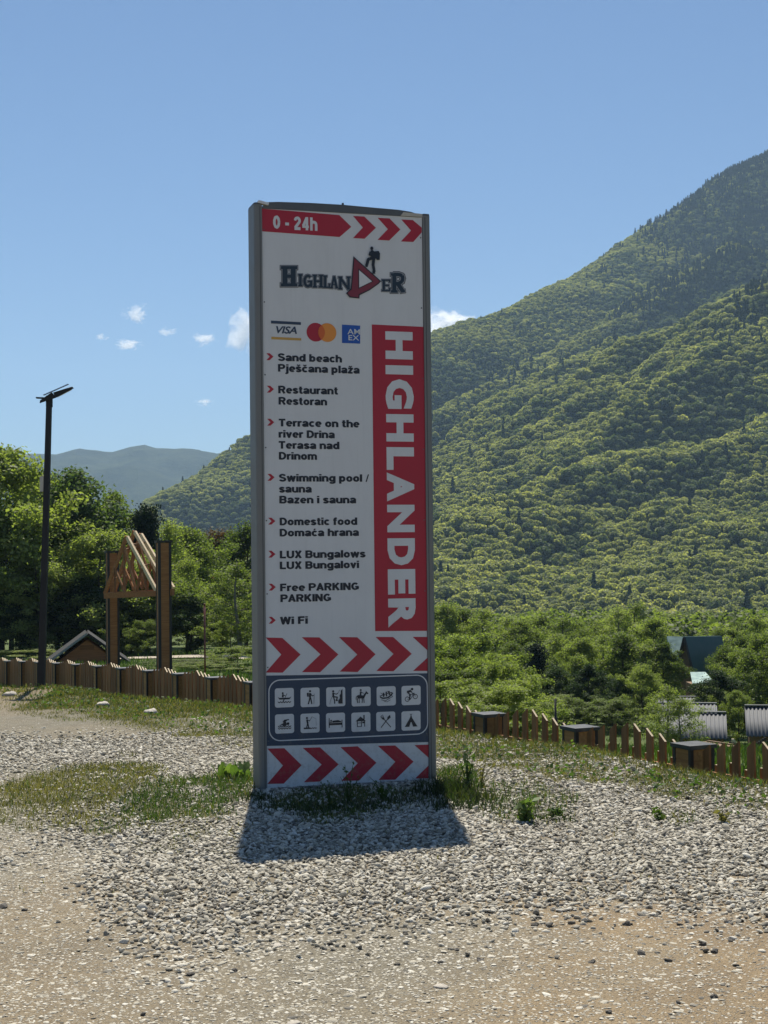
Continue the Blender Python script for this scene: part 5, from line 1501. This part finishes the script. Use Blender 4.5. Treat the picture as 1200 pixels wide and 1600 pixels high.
# pictograms: (kind, data) in tile units -1..1
wav = lambda y, n=5: ('s', [(-.8 + 1.6 * i / 24, y + .07 * math.cos(2 * PI * n * i / 24)) for i in range(25)], .09)
ICON = {
 'canoe': [('p', [(-.82, .1), (-.6, .0), (.6, .0), (.85, .12), (.62, -.2), (-.6, -.2)]), ('c', -.2, .55, .12), ('s', [(-.18, .42), (-.2, .05)], .22), ('s', [(-.15, .35), (.12, .22)], .09), ('s', [(.32, .5), (-.1, -.35)], .06), ('s', [(.0, -.1), (-.15, -.42)], .12), wav(-.52)],
 'hiker': [('c', .0, .72, .13), ('s', [(0, .5), (-.02, .02)], .26), ('p', [(-.4, .52), (-.17, .56), (-.17, .08), (-.36, .08)]), ('s', [(-.02, .05), (-.1, -.4), (-.24, -.8)], .15), ('s', [(.02, .05), (.12, -.35), (.2, -.8)], .15), ('s', [(.06, .45), (.25, .15), (.45, .2)], .1), ('s', [(.5, .4), (.45, -.8)], .05)],
 'climber': [('c', -.32, .66, .13), ('s', [(-.32, .5), (-.3, 0)], .22), ('s', [(-.28, .42), (.05, .3), (.25, .4)], .1), ('s', [(-.75, -.85), (-.62, -.3), (-.4, .1)], .04), ('s', [(.25, .4), (.5, .8)], .04), ('s', [(-.28, .02), (.18, -.05), (.05, -.5)], .15), ('s', [(-.28, 0), (-.15, -.45), (-.15, -.8)], .14), ('s', [(.0, -.45), (.3, -.4)], .1), ('p', [(.82, .9), (.62, .7), (.6, .35), (.45, .15), (.5, -.15), (.3, -.5), (.3, -.82), (.82, -.82)])],
 'rider': [('p', [(-.5, .12), (-.3, .18), (.25, .12), (.55, .5), (.58, .62), (.88, .35), (.82, .24), (.62, .3), (.45, -.05), (.35, -.22), (-.45, -.22)]), ('s', [(-.4, -.15), (-.5, -.45), (-.42, -.75)], .11), ('s', [(-.25, -.15), (-.25, -.75)], .1), ('s', [(.3, -.15), (.35, -.75)], .1), ('s', [(.15, -.15), (.1, -.75)], .1), ('s', [(-.48, .08), (-.62, -.1), (-.62, -.35)], .09), ('c', -.05, .75, .12), ('s', [(-.05, .6), (-.08, .15)], .2), ('s', [(0, .5), (.3, .35)], .08), ('s', [(-.05, .15), (.12, -.2), (.08, -.35)], .1)],
 'raft': [('s', [(-.75, -.1), (-.4, -.25), (.2, -.2), (.6, .1), (.78, .35)], .17), ('s', [(-.8, .0), (-.4, .15), (.3, .35), (.7, .38)], .1), ('c', -.35, .3, .1), ('c', 0, .42, .1), ('c', .33, .5, .1), ('s', [(-.35, .2), (-.3, -.1)], .16), ('s', [(.0, .3), (.05, -.05)], .16), ('s', [(.33, .4), (.38, .1)], .15), ('s', [(-.7, .4), (-.1, .0)], .05), ('s', [(.1, .6), (.8, -.1)], .05), ('s', [(-.6, -.42), (-.1, -.55), (.35, -.3), (.75, -.1)], .07), ('s', [(-.3, -.62), (.1, -.68), (.5, -.45)], .05)],
 'bike': [('r', -.48, -.42, .26, .08), ('r', .5, -.15, .26, .08), ('s', [(-.48, -.42), (-.1, -.45), (.35, .25), (.5, -.15)], .06), ('s', [(-.1, -.45), (-.25, .05), (.3, .12)], .06), ('c', .12, .72, .15), ('s', [(.0, .52), (-.5, .4)], .26), ('s', [(.0, .5), (.15, .2), (.4, .25)], .1), ('s', [(-.5, .4), (-.1, .08), (-.25, -.5)], .14)],
 'swimmer': [('p', [(-.75, -.22), (-.2, .05), (-.05, .35), (.4, .55), (.45, .45), (.15, .25), (.3, -.1), (.0, -.3), (-.3, -.15)]), ('s', [(-.2, .2), (.0, .42), (.55, .48)], .13), ('c', .42, .0, .17), wav(-.32), wav(-.55)],
 'angler': [('c', -.38, .62, .13), ('s', [(-.38, .45), (-.3, .0)], .22), ('s', [(-.3, .02), (-.42, -.5)], .13), ('s', [(-.28, .02), (-.18, -.5)], .13), ('s', [(-.35, .35), (-.02, .3)], .09), ('s', [(-.1, .2), (.25, .75)], .05), ('s', [(.25, .75), (.72, .5), (.75, -.3)], .025), ('p', [(-.78, -.5), (.0, -.5), (.1, -.68), (-.78, -.68)]), ('s', [(.05 + .75 * i / 14, -.6 + .05 * math.cos(i * 1.3)) for i in range(15)], .08)],
 'bed': [('s', [(-.78, .55), (-.78, -.6)], .1), ('s', [(.78, .3), (.78, -.6)], .1), ('p', [(-.75, -.05), (.75, -.05), (.75, -.3), (-.75, -.3)]), ('p', [(-.7, .12), (-.45, .14), (-.45, .0), (-.7, .0)]), ('c', -.55, .25, .1), ('p', [(-.4, .22), (.3, .28), (.7, .12), (.7, .0), (-.4, .0)])],
 'house': [('p', [(-.65, .1), (-.05, .65), (.6, .1)]), ('p', [(.3, .8), (.45, .8), (.45, .25), (.3, .35)]), ('s', [(-.45, .1), (-.45, -.55)], .1), ('s', [(.45, .1), (.45, -.55)], .1), ('s', [(-.5, -.52), (.1, -.52)], .08), ('s', [(.05, .1), (.05, -.55)], .1), ('s', [(-.45, -.1), (.05, -.1)], .07), ('p', [(.15, .05), (.4, .05), (.4, -.15), (.15, -.15)])],
 'food': [('s', [(-.6, -.7), (.25, .3)], .1), ('p', [(.15, .25), (.25, .15), (.6, .45), (.5, .75), (.2, .5)]), ('s', [(.6, -.7), (-.25, .3)], .1), ('s', [(-.55, .72), (-.35, .35), (-.15, .3)], .07), ('s', [(-.4, .8), (-.25, .4)], .07), ('s', [(-.65, .6), (-.4, .3)], .07), ('p', [(-.5, .45), (-.2, .45), (-.15, .2), (-.35, .2)])],
 'tent': [('p', [(-.75, -.65), (0, .55), (-.02, -.1), (-.22, -.65)]), ('p', [(.75, -.65), (0, .55), (.02, -.1), (.22, -.65)]), ('p', [(-.12, .36), (.12, .36), (.05, -.15), (-.05, -.15)]), ('s', [(-.12, .82), (.1, .4)], .06), ('s', [(.12, .82), (-.1, .4)], .06), ('s', [(-.78, -.66), (-.2, -.66)], .05), ('s', [(.78, -.66), (.2, -.66)], .05)],
}
centres = [('canoe', 240, 448), ('hiker', 391, 444), ('climber', 542, 440), ('rider', 691, 437), ('raft', 838, 433), ('bike', 984, 428),
           ('swimmer', 241, 602), ('angler', 391, 597), ('bed', 541, 592), ('house', 690, 588), ('food', 836, 583), ('tent', 984, 578)]
for nm, zx, zy in centres:
    u, z = Z4(zx, zy); hs = (Z4(zx + 56, zy)[0] - Z4(zx - 56, zy)[0]) / 2; hz = (Z4(zx, zy - 57)[1] - Z4(zx, zy + 57)[1]) / 2
    tile = polyface('icon_tile', rrect(u, z, hs, hz, hs * .24), M['p_white'], 2, panel)
    Pn = Print(3); q = hs * .86
    for it in ICON[nm]:
        if it[0] == 's': Pn.stroke([(u + a * q, z + b * q) for a, b in it[1]], it[2] * q)
        elif it[0] == 'c': Pn.disc(u + it[1] * q, z + it[2] * q, it[3] * q, 14)
        elif it[0] == 'r': Pn.ring(u + it[1] * q, z + it[2] * q, it[3] * q, it[4] * q)
        elif it[0] == 'p':
            bm = bmesh.new(); Pn.k += 1; yy = Pn.y - .00003 * Pn.k
            vs = [bm.verts.new((u + a * q, yy, z + b * q)) for a, b in it[1]]
            es = [bm.edges.new((vs[i], vs[(i + 1) % len(vs)])) for i in range(len(vs))]
            bmesh.ops.triangle_fill(bm, edges=es, use_beauty=True); bm.verts.index_update()
            for f_ in bm.faces: Pn.mb.face([v.co[:] for v in f_.verts])
            bm.free()
    Pn.build('pictogram', M['p_ink'], tile)

# ------------------------------------------------------------------ gravel stones
def stone_mat(name, stops):
    mt, t = mat(name)
    oi = t.add('ShaderNodeObjectInfo').outputs['Random']
    tc = t.add('ShaderNodeTexCoord').outputs['Object']
    c = t.ramp(oi, stops)
    n = t.noise(tc, 2.5, 4, 0.7); n2 = t.noise(tc, 12, 3, 0.7)
    c = t.mix(t.math('MULTIPLY', n, 0.4), c, (0.22, 0.195, 0.15))
    t.bsdf(c, 0.85, 0, 0.3, t.bump(n2, 0.35, 0.1))
    return mt
M['pebble'] = stone_mat('pebble', [(0.0, (0.12, 0.115, 0.105)), (0.15, (0.28, 0.26, 0.215)), (0.4, (0.48, 0.445, 0.36)), (0.75, (0.66, 0.615, 0.51)), (1.0, (0.8, 0.77, 0.68))])
M['dark_stone'] = stone_mat('dark_stone', [(0.0, (0.05, 0.048, 0.047)), (0.6, (0.09, 0.085, 0.08)), (1.0, (0.14, 0.13, 0.12))])
M['white_stone'] = stone_mat('white_stone', [(0.0, (0.5, 0.46, 0.4)), (1.0, (0.62, 0.57, 0.5))])
def stone_mesh(seed, sub, rough, mt):
    bm = bmesh.new(); bmesh.ops.create_icosphere(bm, subdivisions=sub, radius=1.0)
    for v in bm.verts:
        d = noise.noise(v.co * 0.9 + Vector((seed * 7.3, 1, 2))) * rough + noise.noise(v.co * 2.1 + Vector((seed, 5, 9))) * rough * .4
        v.co *= 1 + d
        v.co.z *= 0.62
    me = bpy.data.meshes.new('stone'); bm.to_mesh(me); bm.free(); me.materials.append(mt)
    me.polygons.foreach_set('use_smooth', [True] * len(me.polygons))
    return me
peb = [bpy.data.objects.new('pebble_kind', stone_mesh(i, 2, 0.55, M['pebble'])) for i in range(9)]
rng = np.random.RandomState(99)
def cast(n, x0, x1, y0, y1): return rng.uniform(x0, x1, n), rng.uniform(y0, y1, n)
PTS, SC, LAY = [], [], []
# loose heap gravel: several sizes
for n, smin, smax, use_heap in ((190000, .006, .012, 1), (26000, .011, .017, 1), (1200, .016, .024, 1), (170000, .003, .007, 0), (34000, .005, .0105, 0), (2600, .01, .018, 0)):
    X, Y = cast(n, -3.7, 4.3, 4.9, 15.6)
    if not use_heap: Y = 4.9 + (Y - 4.9) * .52
    ok = (np.abs(X) < .27 * Y + .25)
    hf = heap_field(X, Y + rng.normal(0, .3, len(Y))); gf_ = grass_field(X, Y)[0]
    pr = (hf if use_heap else (1 - hf * .8)) * (1 - .85 * gf_) * np.interp(Y, [5, 15.6], [1, .75])
    if not use_heap: pr = pr * (1 - .75 * dirt_field(X, Y) * (smax > .0055))
    ok &= rng.rand(n) < pr
    X, Y, hf = X[ok], Y[ok], hf[ok]; k = len(X)
    s = rng.uniform(smin, smax, k)
    flat = rng.uniform(.65, 1.0, k) * (1 if use_heap else .6)
    sink = np.where(hf > .5, rng.uniform(0.1, .75, k), rng.uniform(-.25, .2, k)) if use_heap else rng.uniform(-.35, .15, k)
    Zs = zg(X, Y) + s * sink
    PTS.append(np.stack([X, Y, Zs], 1)); SC.append(np.stack([s * rng.uniform(1, 1.45, k), s, s * flat], 1)); LAY.append(np.where((hf[:, None] > .5) & bool(use_heap), rng.normal(0, .45, (k, 3)), rng.normal(0, .12, (k, 3))))
PTS, SC, ROT = np.concatenate(PTS), np.concatenate(SC), np.concatenate(LAY)
ROT[:, 2] = rng.uniform(0, 6.28, len(PTS))
gv = scatter('gravel', PTS, ROT, SC, rng.randint(0, len(peb), len(PTS)), peb)
tag(gv, 'loose grey and white gravel pebbles spread over the yard', 'gravel', kind='stuff')

dk = [stone_mesh(50 + i, 2, 0.8, M['dark_stone']) for i in range(4)]
for me in dk: me.polygons.foreach_set('use_smooth', [False] * len(me.polygons))
DARK = [(836, 1445, 9), (1012, 1390, 9), (1047, 1383, 7), (825, 1417, 9), (695, 1420, 7), (879, 1413, 7), (1074, 1416, 8), (1140, 1425, 8), (1135, 1443, 8), (1062, 1448, 7), (979, 1447, 10), (1001, 1491, 11), (925, 1504, 8), (1044, 1502, 9), (1116, 1492, 8),
        (1117, 1489, 7), (1143, 1474, 8), (1150, 1513, 7), (1116, 1558, 9), (950, 1581, 8), (749, 1502, 8), (714, 1485, 7), (688, 1504, 7), (1060, 1565, 7), (298, 1518, 10), (256, 1529, 9), (367, 1513, 8), (6, 1419, 12), (38, 1425, 7), (1098, 1480, 8), (352, 1420, 13), (224, 1582, 8), (622, 1506, 7)]
for i, (px, py, sz) in enumerate(DARK):
    x, y = on_ground(px, py); s = sz / F * y * .55
    o = link('loose_stone', dk[i % 4]); o.location = (x, y, zg1(x, y) + s * .3); o.scale = (s * 1.15, s, s); o.rotation_euler = (rr.uniform(-.3, .3), rr.uniform(-.3, .3), rr.uniform(0, 6))
    tag(o, 'small dark angular stone lying loose on the pale dirt', 'stone', 'dark loose stones on the dirt')
ws = stone_mesh(77, 3, 0.6, M['white_stone'])
for (px, py, sz, lab) in ((238, 1116, 22, 'pale flat stone on the grassy rim below the gateway, largest there'), (160, 1102, 16, 'pale stone near the fence left of the largest pale stone'), (15, 1087, 18, 'pale stone beside the lamp post shadow at the left edge'),
                          (690, 1540, 20, 'broad pale stone bedded in the foreground dirt'), (432, 1475, 16, 'pale round stone in the foreground gravel below the sign'), (458, 1592, 18, 'pale stone at the bottom edge')):
    x, y = on_ground(px, py); s = sz / F * y * .5
    o = link('pale_stone', ws); o.location = (x, y, zg1(x, y)); o.scale = (s * 1.3, s * .9, s * .6 if py > 1200 else s * 1.2); o.rotation_euler = (0, 0, rr.uniform(0, 6))
    tag(o, lab, 'stone')

# ------------------------------------------------------------------ grass
def blades(X, Y, H, W, rng, bend=0.5, z=None):
    n = len(X); Z = zg(X, Y) if z is None else z
    a = rng.uniform(0, 2 * PI, n); b = rng.uniform(0, 2 * PI, n)
    dx, dy = np.cos(a) * W, np.sin(a) * W
    lx_, ly_ = np.cos(b) * H * bend * rng.uniform(.1, 1, n), np.sin(b) * H * bend * rng.uniform(.1, 1, n)
    P = lambda f, s, wf: np.stack([X + lx_ * f * f + s * dx * wf, Y + ly_ * f * f + s * dy * wf, Z - .005 + H * f * (1 - .2 * f)], 1)
    V = np.stack([P(0, -1, 1), P(0, 1, 1), P(.55, 1, .8), P(.55, -1, .8), P(1, 0, 0)], 1).reshape(-1, 3)
    i = np.arange(n)[:, None] * 5
    tri = np.concatenate([i + np.array([[0, 1, 2]]), i + np.array([[0, 2, 3]]), i + np.array([[3, 2, 4]])], 0)
    return V, tri
def grass(name, mtl, n, region, dry_want, label, hmul=1.0, wmul=1.0):
    X, Y = cast(n, *region)
    d, h, dry = grass_field(X, Y)
    ok = (rng.rand(n) < d) & (np.abs(X) < .275 * Y + .3) & ((rng.rand(n) < dry) if dry_want else (rng.rand(n) > dry))
    s = Y - edge_y(X); ok &= s < 2.5
    X, Y, h = X[ok], Y[ok], h[ok]
    H = h * rng.uniform(.25, 1.25, len(X)) ** 1.2 * hmul
    V, T = blades(X, Y, H, rng.uniform(.0014, .003, len(X)) * wmul * np.interp(Y, [8, 20], [1, 2.0]), rng, 1.0)
    o = link(name, quick_mesh(name, V, T, M[mtl])); tag(o, label, 'grass', kind='stuff')
    return len(X)
grass('dry_grass', 'grass_dry', 620000, (-6.2, 5, 8, 24), True, 'yellowish dry grass in patches on the gravel')
grass('green_grass', 'grass_green', 560000, (-6.2, 5, 8, 24), False, 'green grass in patches around the sign and along the yard edge')
# broad leaved low plants in the rim
n = 34000
X, Y = cast(n, -6, 4.5, 9, 22.5)
d, h, dry = grass_field(X, Y)
s = Y - edge_y(X)
ok = (rng.rand(n) < d * .8) & (s > -2.4) & (s < 1.5) & (fbm(X, Y, .5, 3, 77) > -.1)
X, Y = X[ok], Y[ok]
C = np.stack([X, Y, zg(X, Y) + rng.uniform(.01, .07, len(X))], 1)
V, Fc = leaf_cards(rng, C, .026, 1.0)
o = link('ground_cover', quick_mesh('ground_cover', V, Fc, M['weed_leaf'])); tag(o, 'low broad leaved plants among the grass on the yard rim', 'ground cover', kind='stuff')
# meadow tufts beyond the rim
n = 90000
Y = rng.uniform(12, 100, n) ; X = rng.uniform(-.29, .29, n) * Y
ok = (Y - edge_y(X) > 1.5) & (rng.rand(n) < np.interp(Y, [12, 100], [1, .8])) & ~((Y > 85.4) & (Y < 88.8) & (X < -5)) & ~((X > 10) & (Y > 60) & (Y < 90))
X, Y = X[ok], Y[ok]
V, T = blades(X, Y, rng.uniform(.12, .38, len(X)), rng.uniform(.012, .03, len(X)), rng)
o = link('meadow_grass', quick_mesh('meadow_grass', V, T, M['grass_green'])); tag(o, 'long meadow grass on the slope beyond the fence', 'grass', kind='stuff')

n = 5200
X, Y = cast(n, -5.5, 4, 7.5, 15)
ok = (np.abs(X) < .27 * Y + .2) & (fbm(X, Y, .7, 4, 91) > .12)
X, Y = X[ok], Y[ok]
V, T = blades(X, Y, rng.uniform(.015, .05, len(X)), rng.uniform(.0015, .003, len(X)), rng, 1.3)
o = link('dry_straw', quick_mesh('dry_straw', V, T, M['grass_dry'])); tag(o, 'sparse dry straw and sprouts between the gravel stones', 'straw', kind='stuff')

# ------------------------------------------------------------------ single weeds
def stalk_weed(px, py, height, n_stalk, spreadr, label, mtl='weed_leaf', leaf=.03, n_leaf=16, group=None, lean=(0, 0), name='weed'):
    x, y = on_ground(px, py)
    o = empty(name, (x, y, zg1(x, y))); tag(o, label, 'weed', group)
    r_ = np.random.RandomState(int(px * 7 + py)); st_ = MB(); Cs = []
    for i in range(n_stalk):
        a = r_.uniform(0, 6.28); rad = r_.uniform(.1, 1) * spreadr; h = height * r_.uniform(.55, 1.0)
        tipx, tipy = math.cos(a) * rad + lean[0] * h, math.sin(a) * rad + lean[1] * h
        pts = [(math.cos(a) * .01 + tipx * t * t, math.sin(a) * .01 + tipy * t * t, h * t * (1 - .12 * t)) for t in np.linspace(0, 1, 6)]
        st_.tube(pts, [.0035 * (1 - .8 * t) + .0006 for t in np.linspace(0, 1, 6)], 5)
        for j in range(n_leaf):
            t = r_.uniform(.08, 1.0); k = t * 5; i0 = min(4, int(k)); f_ = k - i0
            p = np.array(pts[i0]) * (1 - f_) + np.array(pts[i0 + 1]) * f_
            Cs.append(p + r_.normal(0, leaf * .45, 3))
    st_.build('stalk', M[mtl], o)
    V, Fc = leaf_cards(r_, np.array(Cs), leaf, .2, aspect=1.9)
    link('foliage', quick_mesh('foliage', V, Fc, M[mtl]), o)
    return o
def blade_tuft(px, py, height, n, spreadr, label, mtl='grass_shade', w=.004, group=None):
    x, y = on_ground(px, py)
    r_ = np.random.RandomState(int(px * 3 + py))
    X = r_.normal(0, spreadr * .5, n); Y = r_.normal(0, spreadr * .5, n)
    V, T = blades(X, Y, height * r_.uniform(.4, 1.1, n), np.full(n, w), r_, .75, np.zeros(n))
    o = link('grass_tuft', quick_mesh('grass_tuft', V, T, M[mtl])); o.location = (x, y, zg1(x, y)); tag(o, label, 'grass tuft', group)
    return o
stalk_weed(730, 1236, .42, 6, .1, 'tall thin stalked weed just right of the sign', leaf=.022, n_leaf=14)
stalk_weed(752, 1232, .3, 5, .16, 'straggly reddish weed spreading right of the tall stalked weed', 'grass_dry', leaf=.016, n_leaf=8)
stalk_weed(545, 1252, .36, 5, .1, 'tall wispy weed in front of the bottom chevrons of the sign', 'grass_green', leaf=.018, n_leaf=10)
stalk_weed(515, 1262, .3, 4, .14, 'leaning weed stalk before the second bottom chevron', 'grass_green', leaf=.016, n_leaf=7, lean=(-.25, 0))
stalk_weed(600, 1250, .2, 6, .1, 'short weed before the middle of the sign', 'grass_green', leaf=.02, n_leaf=8)
stalk_weed(822, 1286, .2, 8, .07, 'dark leafy weed standing alone in the gravel right of the sign', 'weed_leaf', leaf=.035, n_leaf=8)
stalk_weed(868, 1276, .08, 6, .07, 'small weed at the right end of the grassy patch', 'weed_leaf', leaf=.025, n_leaf=8)
stalk_weed(1130, 1288, .1, 4, .05, 'small weed among gravel near the right edge', 'grass_dry', leaf=.02, n_leaf=8)
stalk_weed(1032, 1280, .08, 5, .06, 'low weed among gravel right of the lone dark weed', 'grass_green', leaf=.02, n_leaf=8)
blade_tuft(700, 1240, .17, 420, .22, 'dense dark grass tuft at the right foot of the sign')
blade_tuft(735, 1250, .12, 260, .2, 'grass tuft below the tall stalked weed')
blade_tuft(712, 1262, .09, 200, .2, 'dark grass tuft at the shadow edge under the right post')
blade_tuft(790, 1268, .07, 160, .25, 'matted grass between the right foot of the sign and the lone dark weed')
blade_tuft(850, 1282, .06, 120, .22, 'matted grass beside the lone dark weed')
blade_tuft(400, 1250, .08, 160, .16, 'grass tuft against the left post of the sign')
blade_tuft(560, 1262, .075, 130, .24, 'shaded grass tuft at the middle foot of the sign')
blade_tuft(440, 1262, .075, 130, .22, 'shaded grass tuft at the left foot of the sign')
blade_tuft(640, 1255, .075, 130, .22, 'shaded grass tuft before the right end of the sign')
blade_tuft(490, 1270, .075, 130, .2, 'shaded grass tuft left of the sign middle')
# the big leafed dock plant
x, y = on_ground(366, 1216)
dock = empty('leafy_plant', (x, y, zg1(x, y))); tag(dock, 'bright broad leaved plant at the left foot of the sign', 'plant')
r_ = np.random.RandomState(4)
for i in range(38):
    a = r_.uniform(0, 6.28); L = r_.uniform(.08, .18); w_ = L * .2; b = MB(); k = 6
    el = r_.uniform(.85, 1.45)
    ox, oy = r_.uniform(-.13, .11), r_.uniform(-.08, .08)
    d = Vector((math.cos(a), math.sin(a), 0)); n_ = Vector((-d.y, d.x, 0))
    row = []
    for j in range(k):
        t = j / (k - 1); c = Vector((ox, oy, 0)) + d * (L * t * math.cos(el)) + Vector((0, 0, L * (t * math.sin(el) - .18 * t * t)))
        ww = w_ * math.sin(PI * (.08 + .9 * t)) ** .8
        row.append((c - n_ * ww + Vector((0, 0, ww * .3)), c, c + n_ * ww + Vector((0, 0, ww * .3))))
    for j in range(k - 1):
        for q in (0, 1): b.face([row[j][q], row[j + 1][q], row[j + 1][q + 1], row[j][q + 1]])
    b.build('leaf', M['weed_leaf'], dock, True)

# ------------------------------------------------------------------ clouds, outside the haze
def cloud_mat():
    mt, t = mat('cloud')
    tc = t.add('ShaderNodeTexCoord').outputs['Object']
    ln = t.add('ShaderNodeVectorMath', operation='LENGTH'); t.l(tc, ln.inputs[0])
    oi = t.add('ShaderNodeObjectInfo').outputs['Random']
    ad = t.add('ShaderNodeVectorMath', operation='ADD'); t.l(tc, ad.inputs[0])
    cm_ = t.add('ShaderNodeCombineXYZ'); t.l(t.math('MULTIPLY', oi, 50), cm_.inputs[0]); t.l(cm_.outputs[0], ad.inputs[1])
    n = t.noise(ad.outputs[0], 1.7, 8, 0.68, 0.6)
    f = t.math('SUBTRACT', t.math('ADD', t.math('MULTIPLY', t.math('SUBTRACT', n, 0.5), 3.4), 0.5), ln.outputs['Value'])
    dn = t.math('MULTIPLY', t.math('MAXIMUM', f, 0.0), 0.07)
    pv = t.add('ShaderNodeVolumePrincipled'); pv.inputs['Color'].default_value = (1, 1, 1, 1); pv.inputs['Anisotropy'].default_value = 0.6
    t.l(dn, pv.inputs['Density'])
    t.l(pv.outputs[0], t.out.inputs['Volume'])
    return mt
M['cloud'] = cloud_mat()
bmx = bmesh.new(); bmesh.ops.create_icosphere(bmx, subdivisions=3, radius=1.0)
cme = bpy.data.meshes.new('cloud'); bmx.to_mesh(cme); bmx.free(); cme.materials.append(M['cloud'])
CD = 11000
for (px, py, rx, rz_, lab) in ((212, 490, 24, 16, 'small white cloud left of the sign, brightest of its cluster'), (200, 538, 22, 10, 'small flat cloud below the brightest one'), (320, 530, 22, 12, 'faint small cloud nearer the sign'), (262, 518, 16, 8, 'faintest tiny cloud of the cluster left of the sign'),
                               (385, 520, 30, 44, 'white cloud showing at the left edge of the sign'), (698, 508, 48, 32, 'white cloud showing right of the sign above the slope'), (655, 530, 40, 40, 'white cloud hidden by the right side of the sign'),
                               (320, 628, 16, 7, 'tiny lone cloud above the far hills'), (158, 527, 12, 7, 'tiny faint cloud at the left end of the cluster')):
    o = link('cloud', cme); dd = ray(px, py); o.location = Vector((0, 0, EYE)) + dd * (CD / dd.y)
    o.scale = (rx / F * CD * 1.25, rx / F * CD * .8, rz_ / F * CD * 1.25); tag(o, lab, 'cloud')

# ------------------------------------------------------------------ haze: one closed box of even air
mt, t = mat('haze')
pv = t.add('ShaderNodeVolumePrincipled'); pv.inputs['Color'].default_value = (0.48, 0.7, 1.0, 1)
pv.inputs['Density'].default_value = HAZE_DENSITY; pv.inputs['Anisotropy'].default_value = 0.2
t.l(pv.outputs[0], t.out.inputs['Volume'])
b = MB(); b.box(-6500, 6500, -400, 9400, -100, 1150)
tag(b.build('haze', mt), kind='stuff')
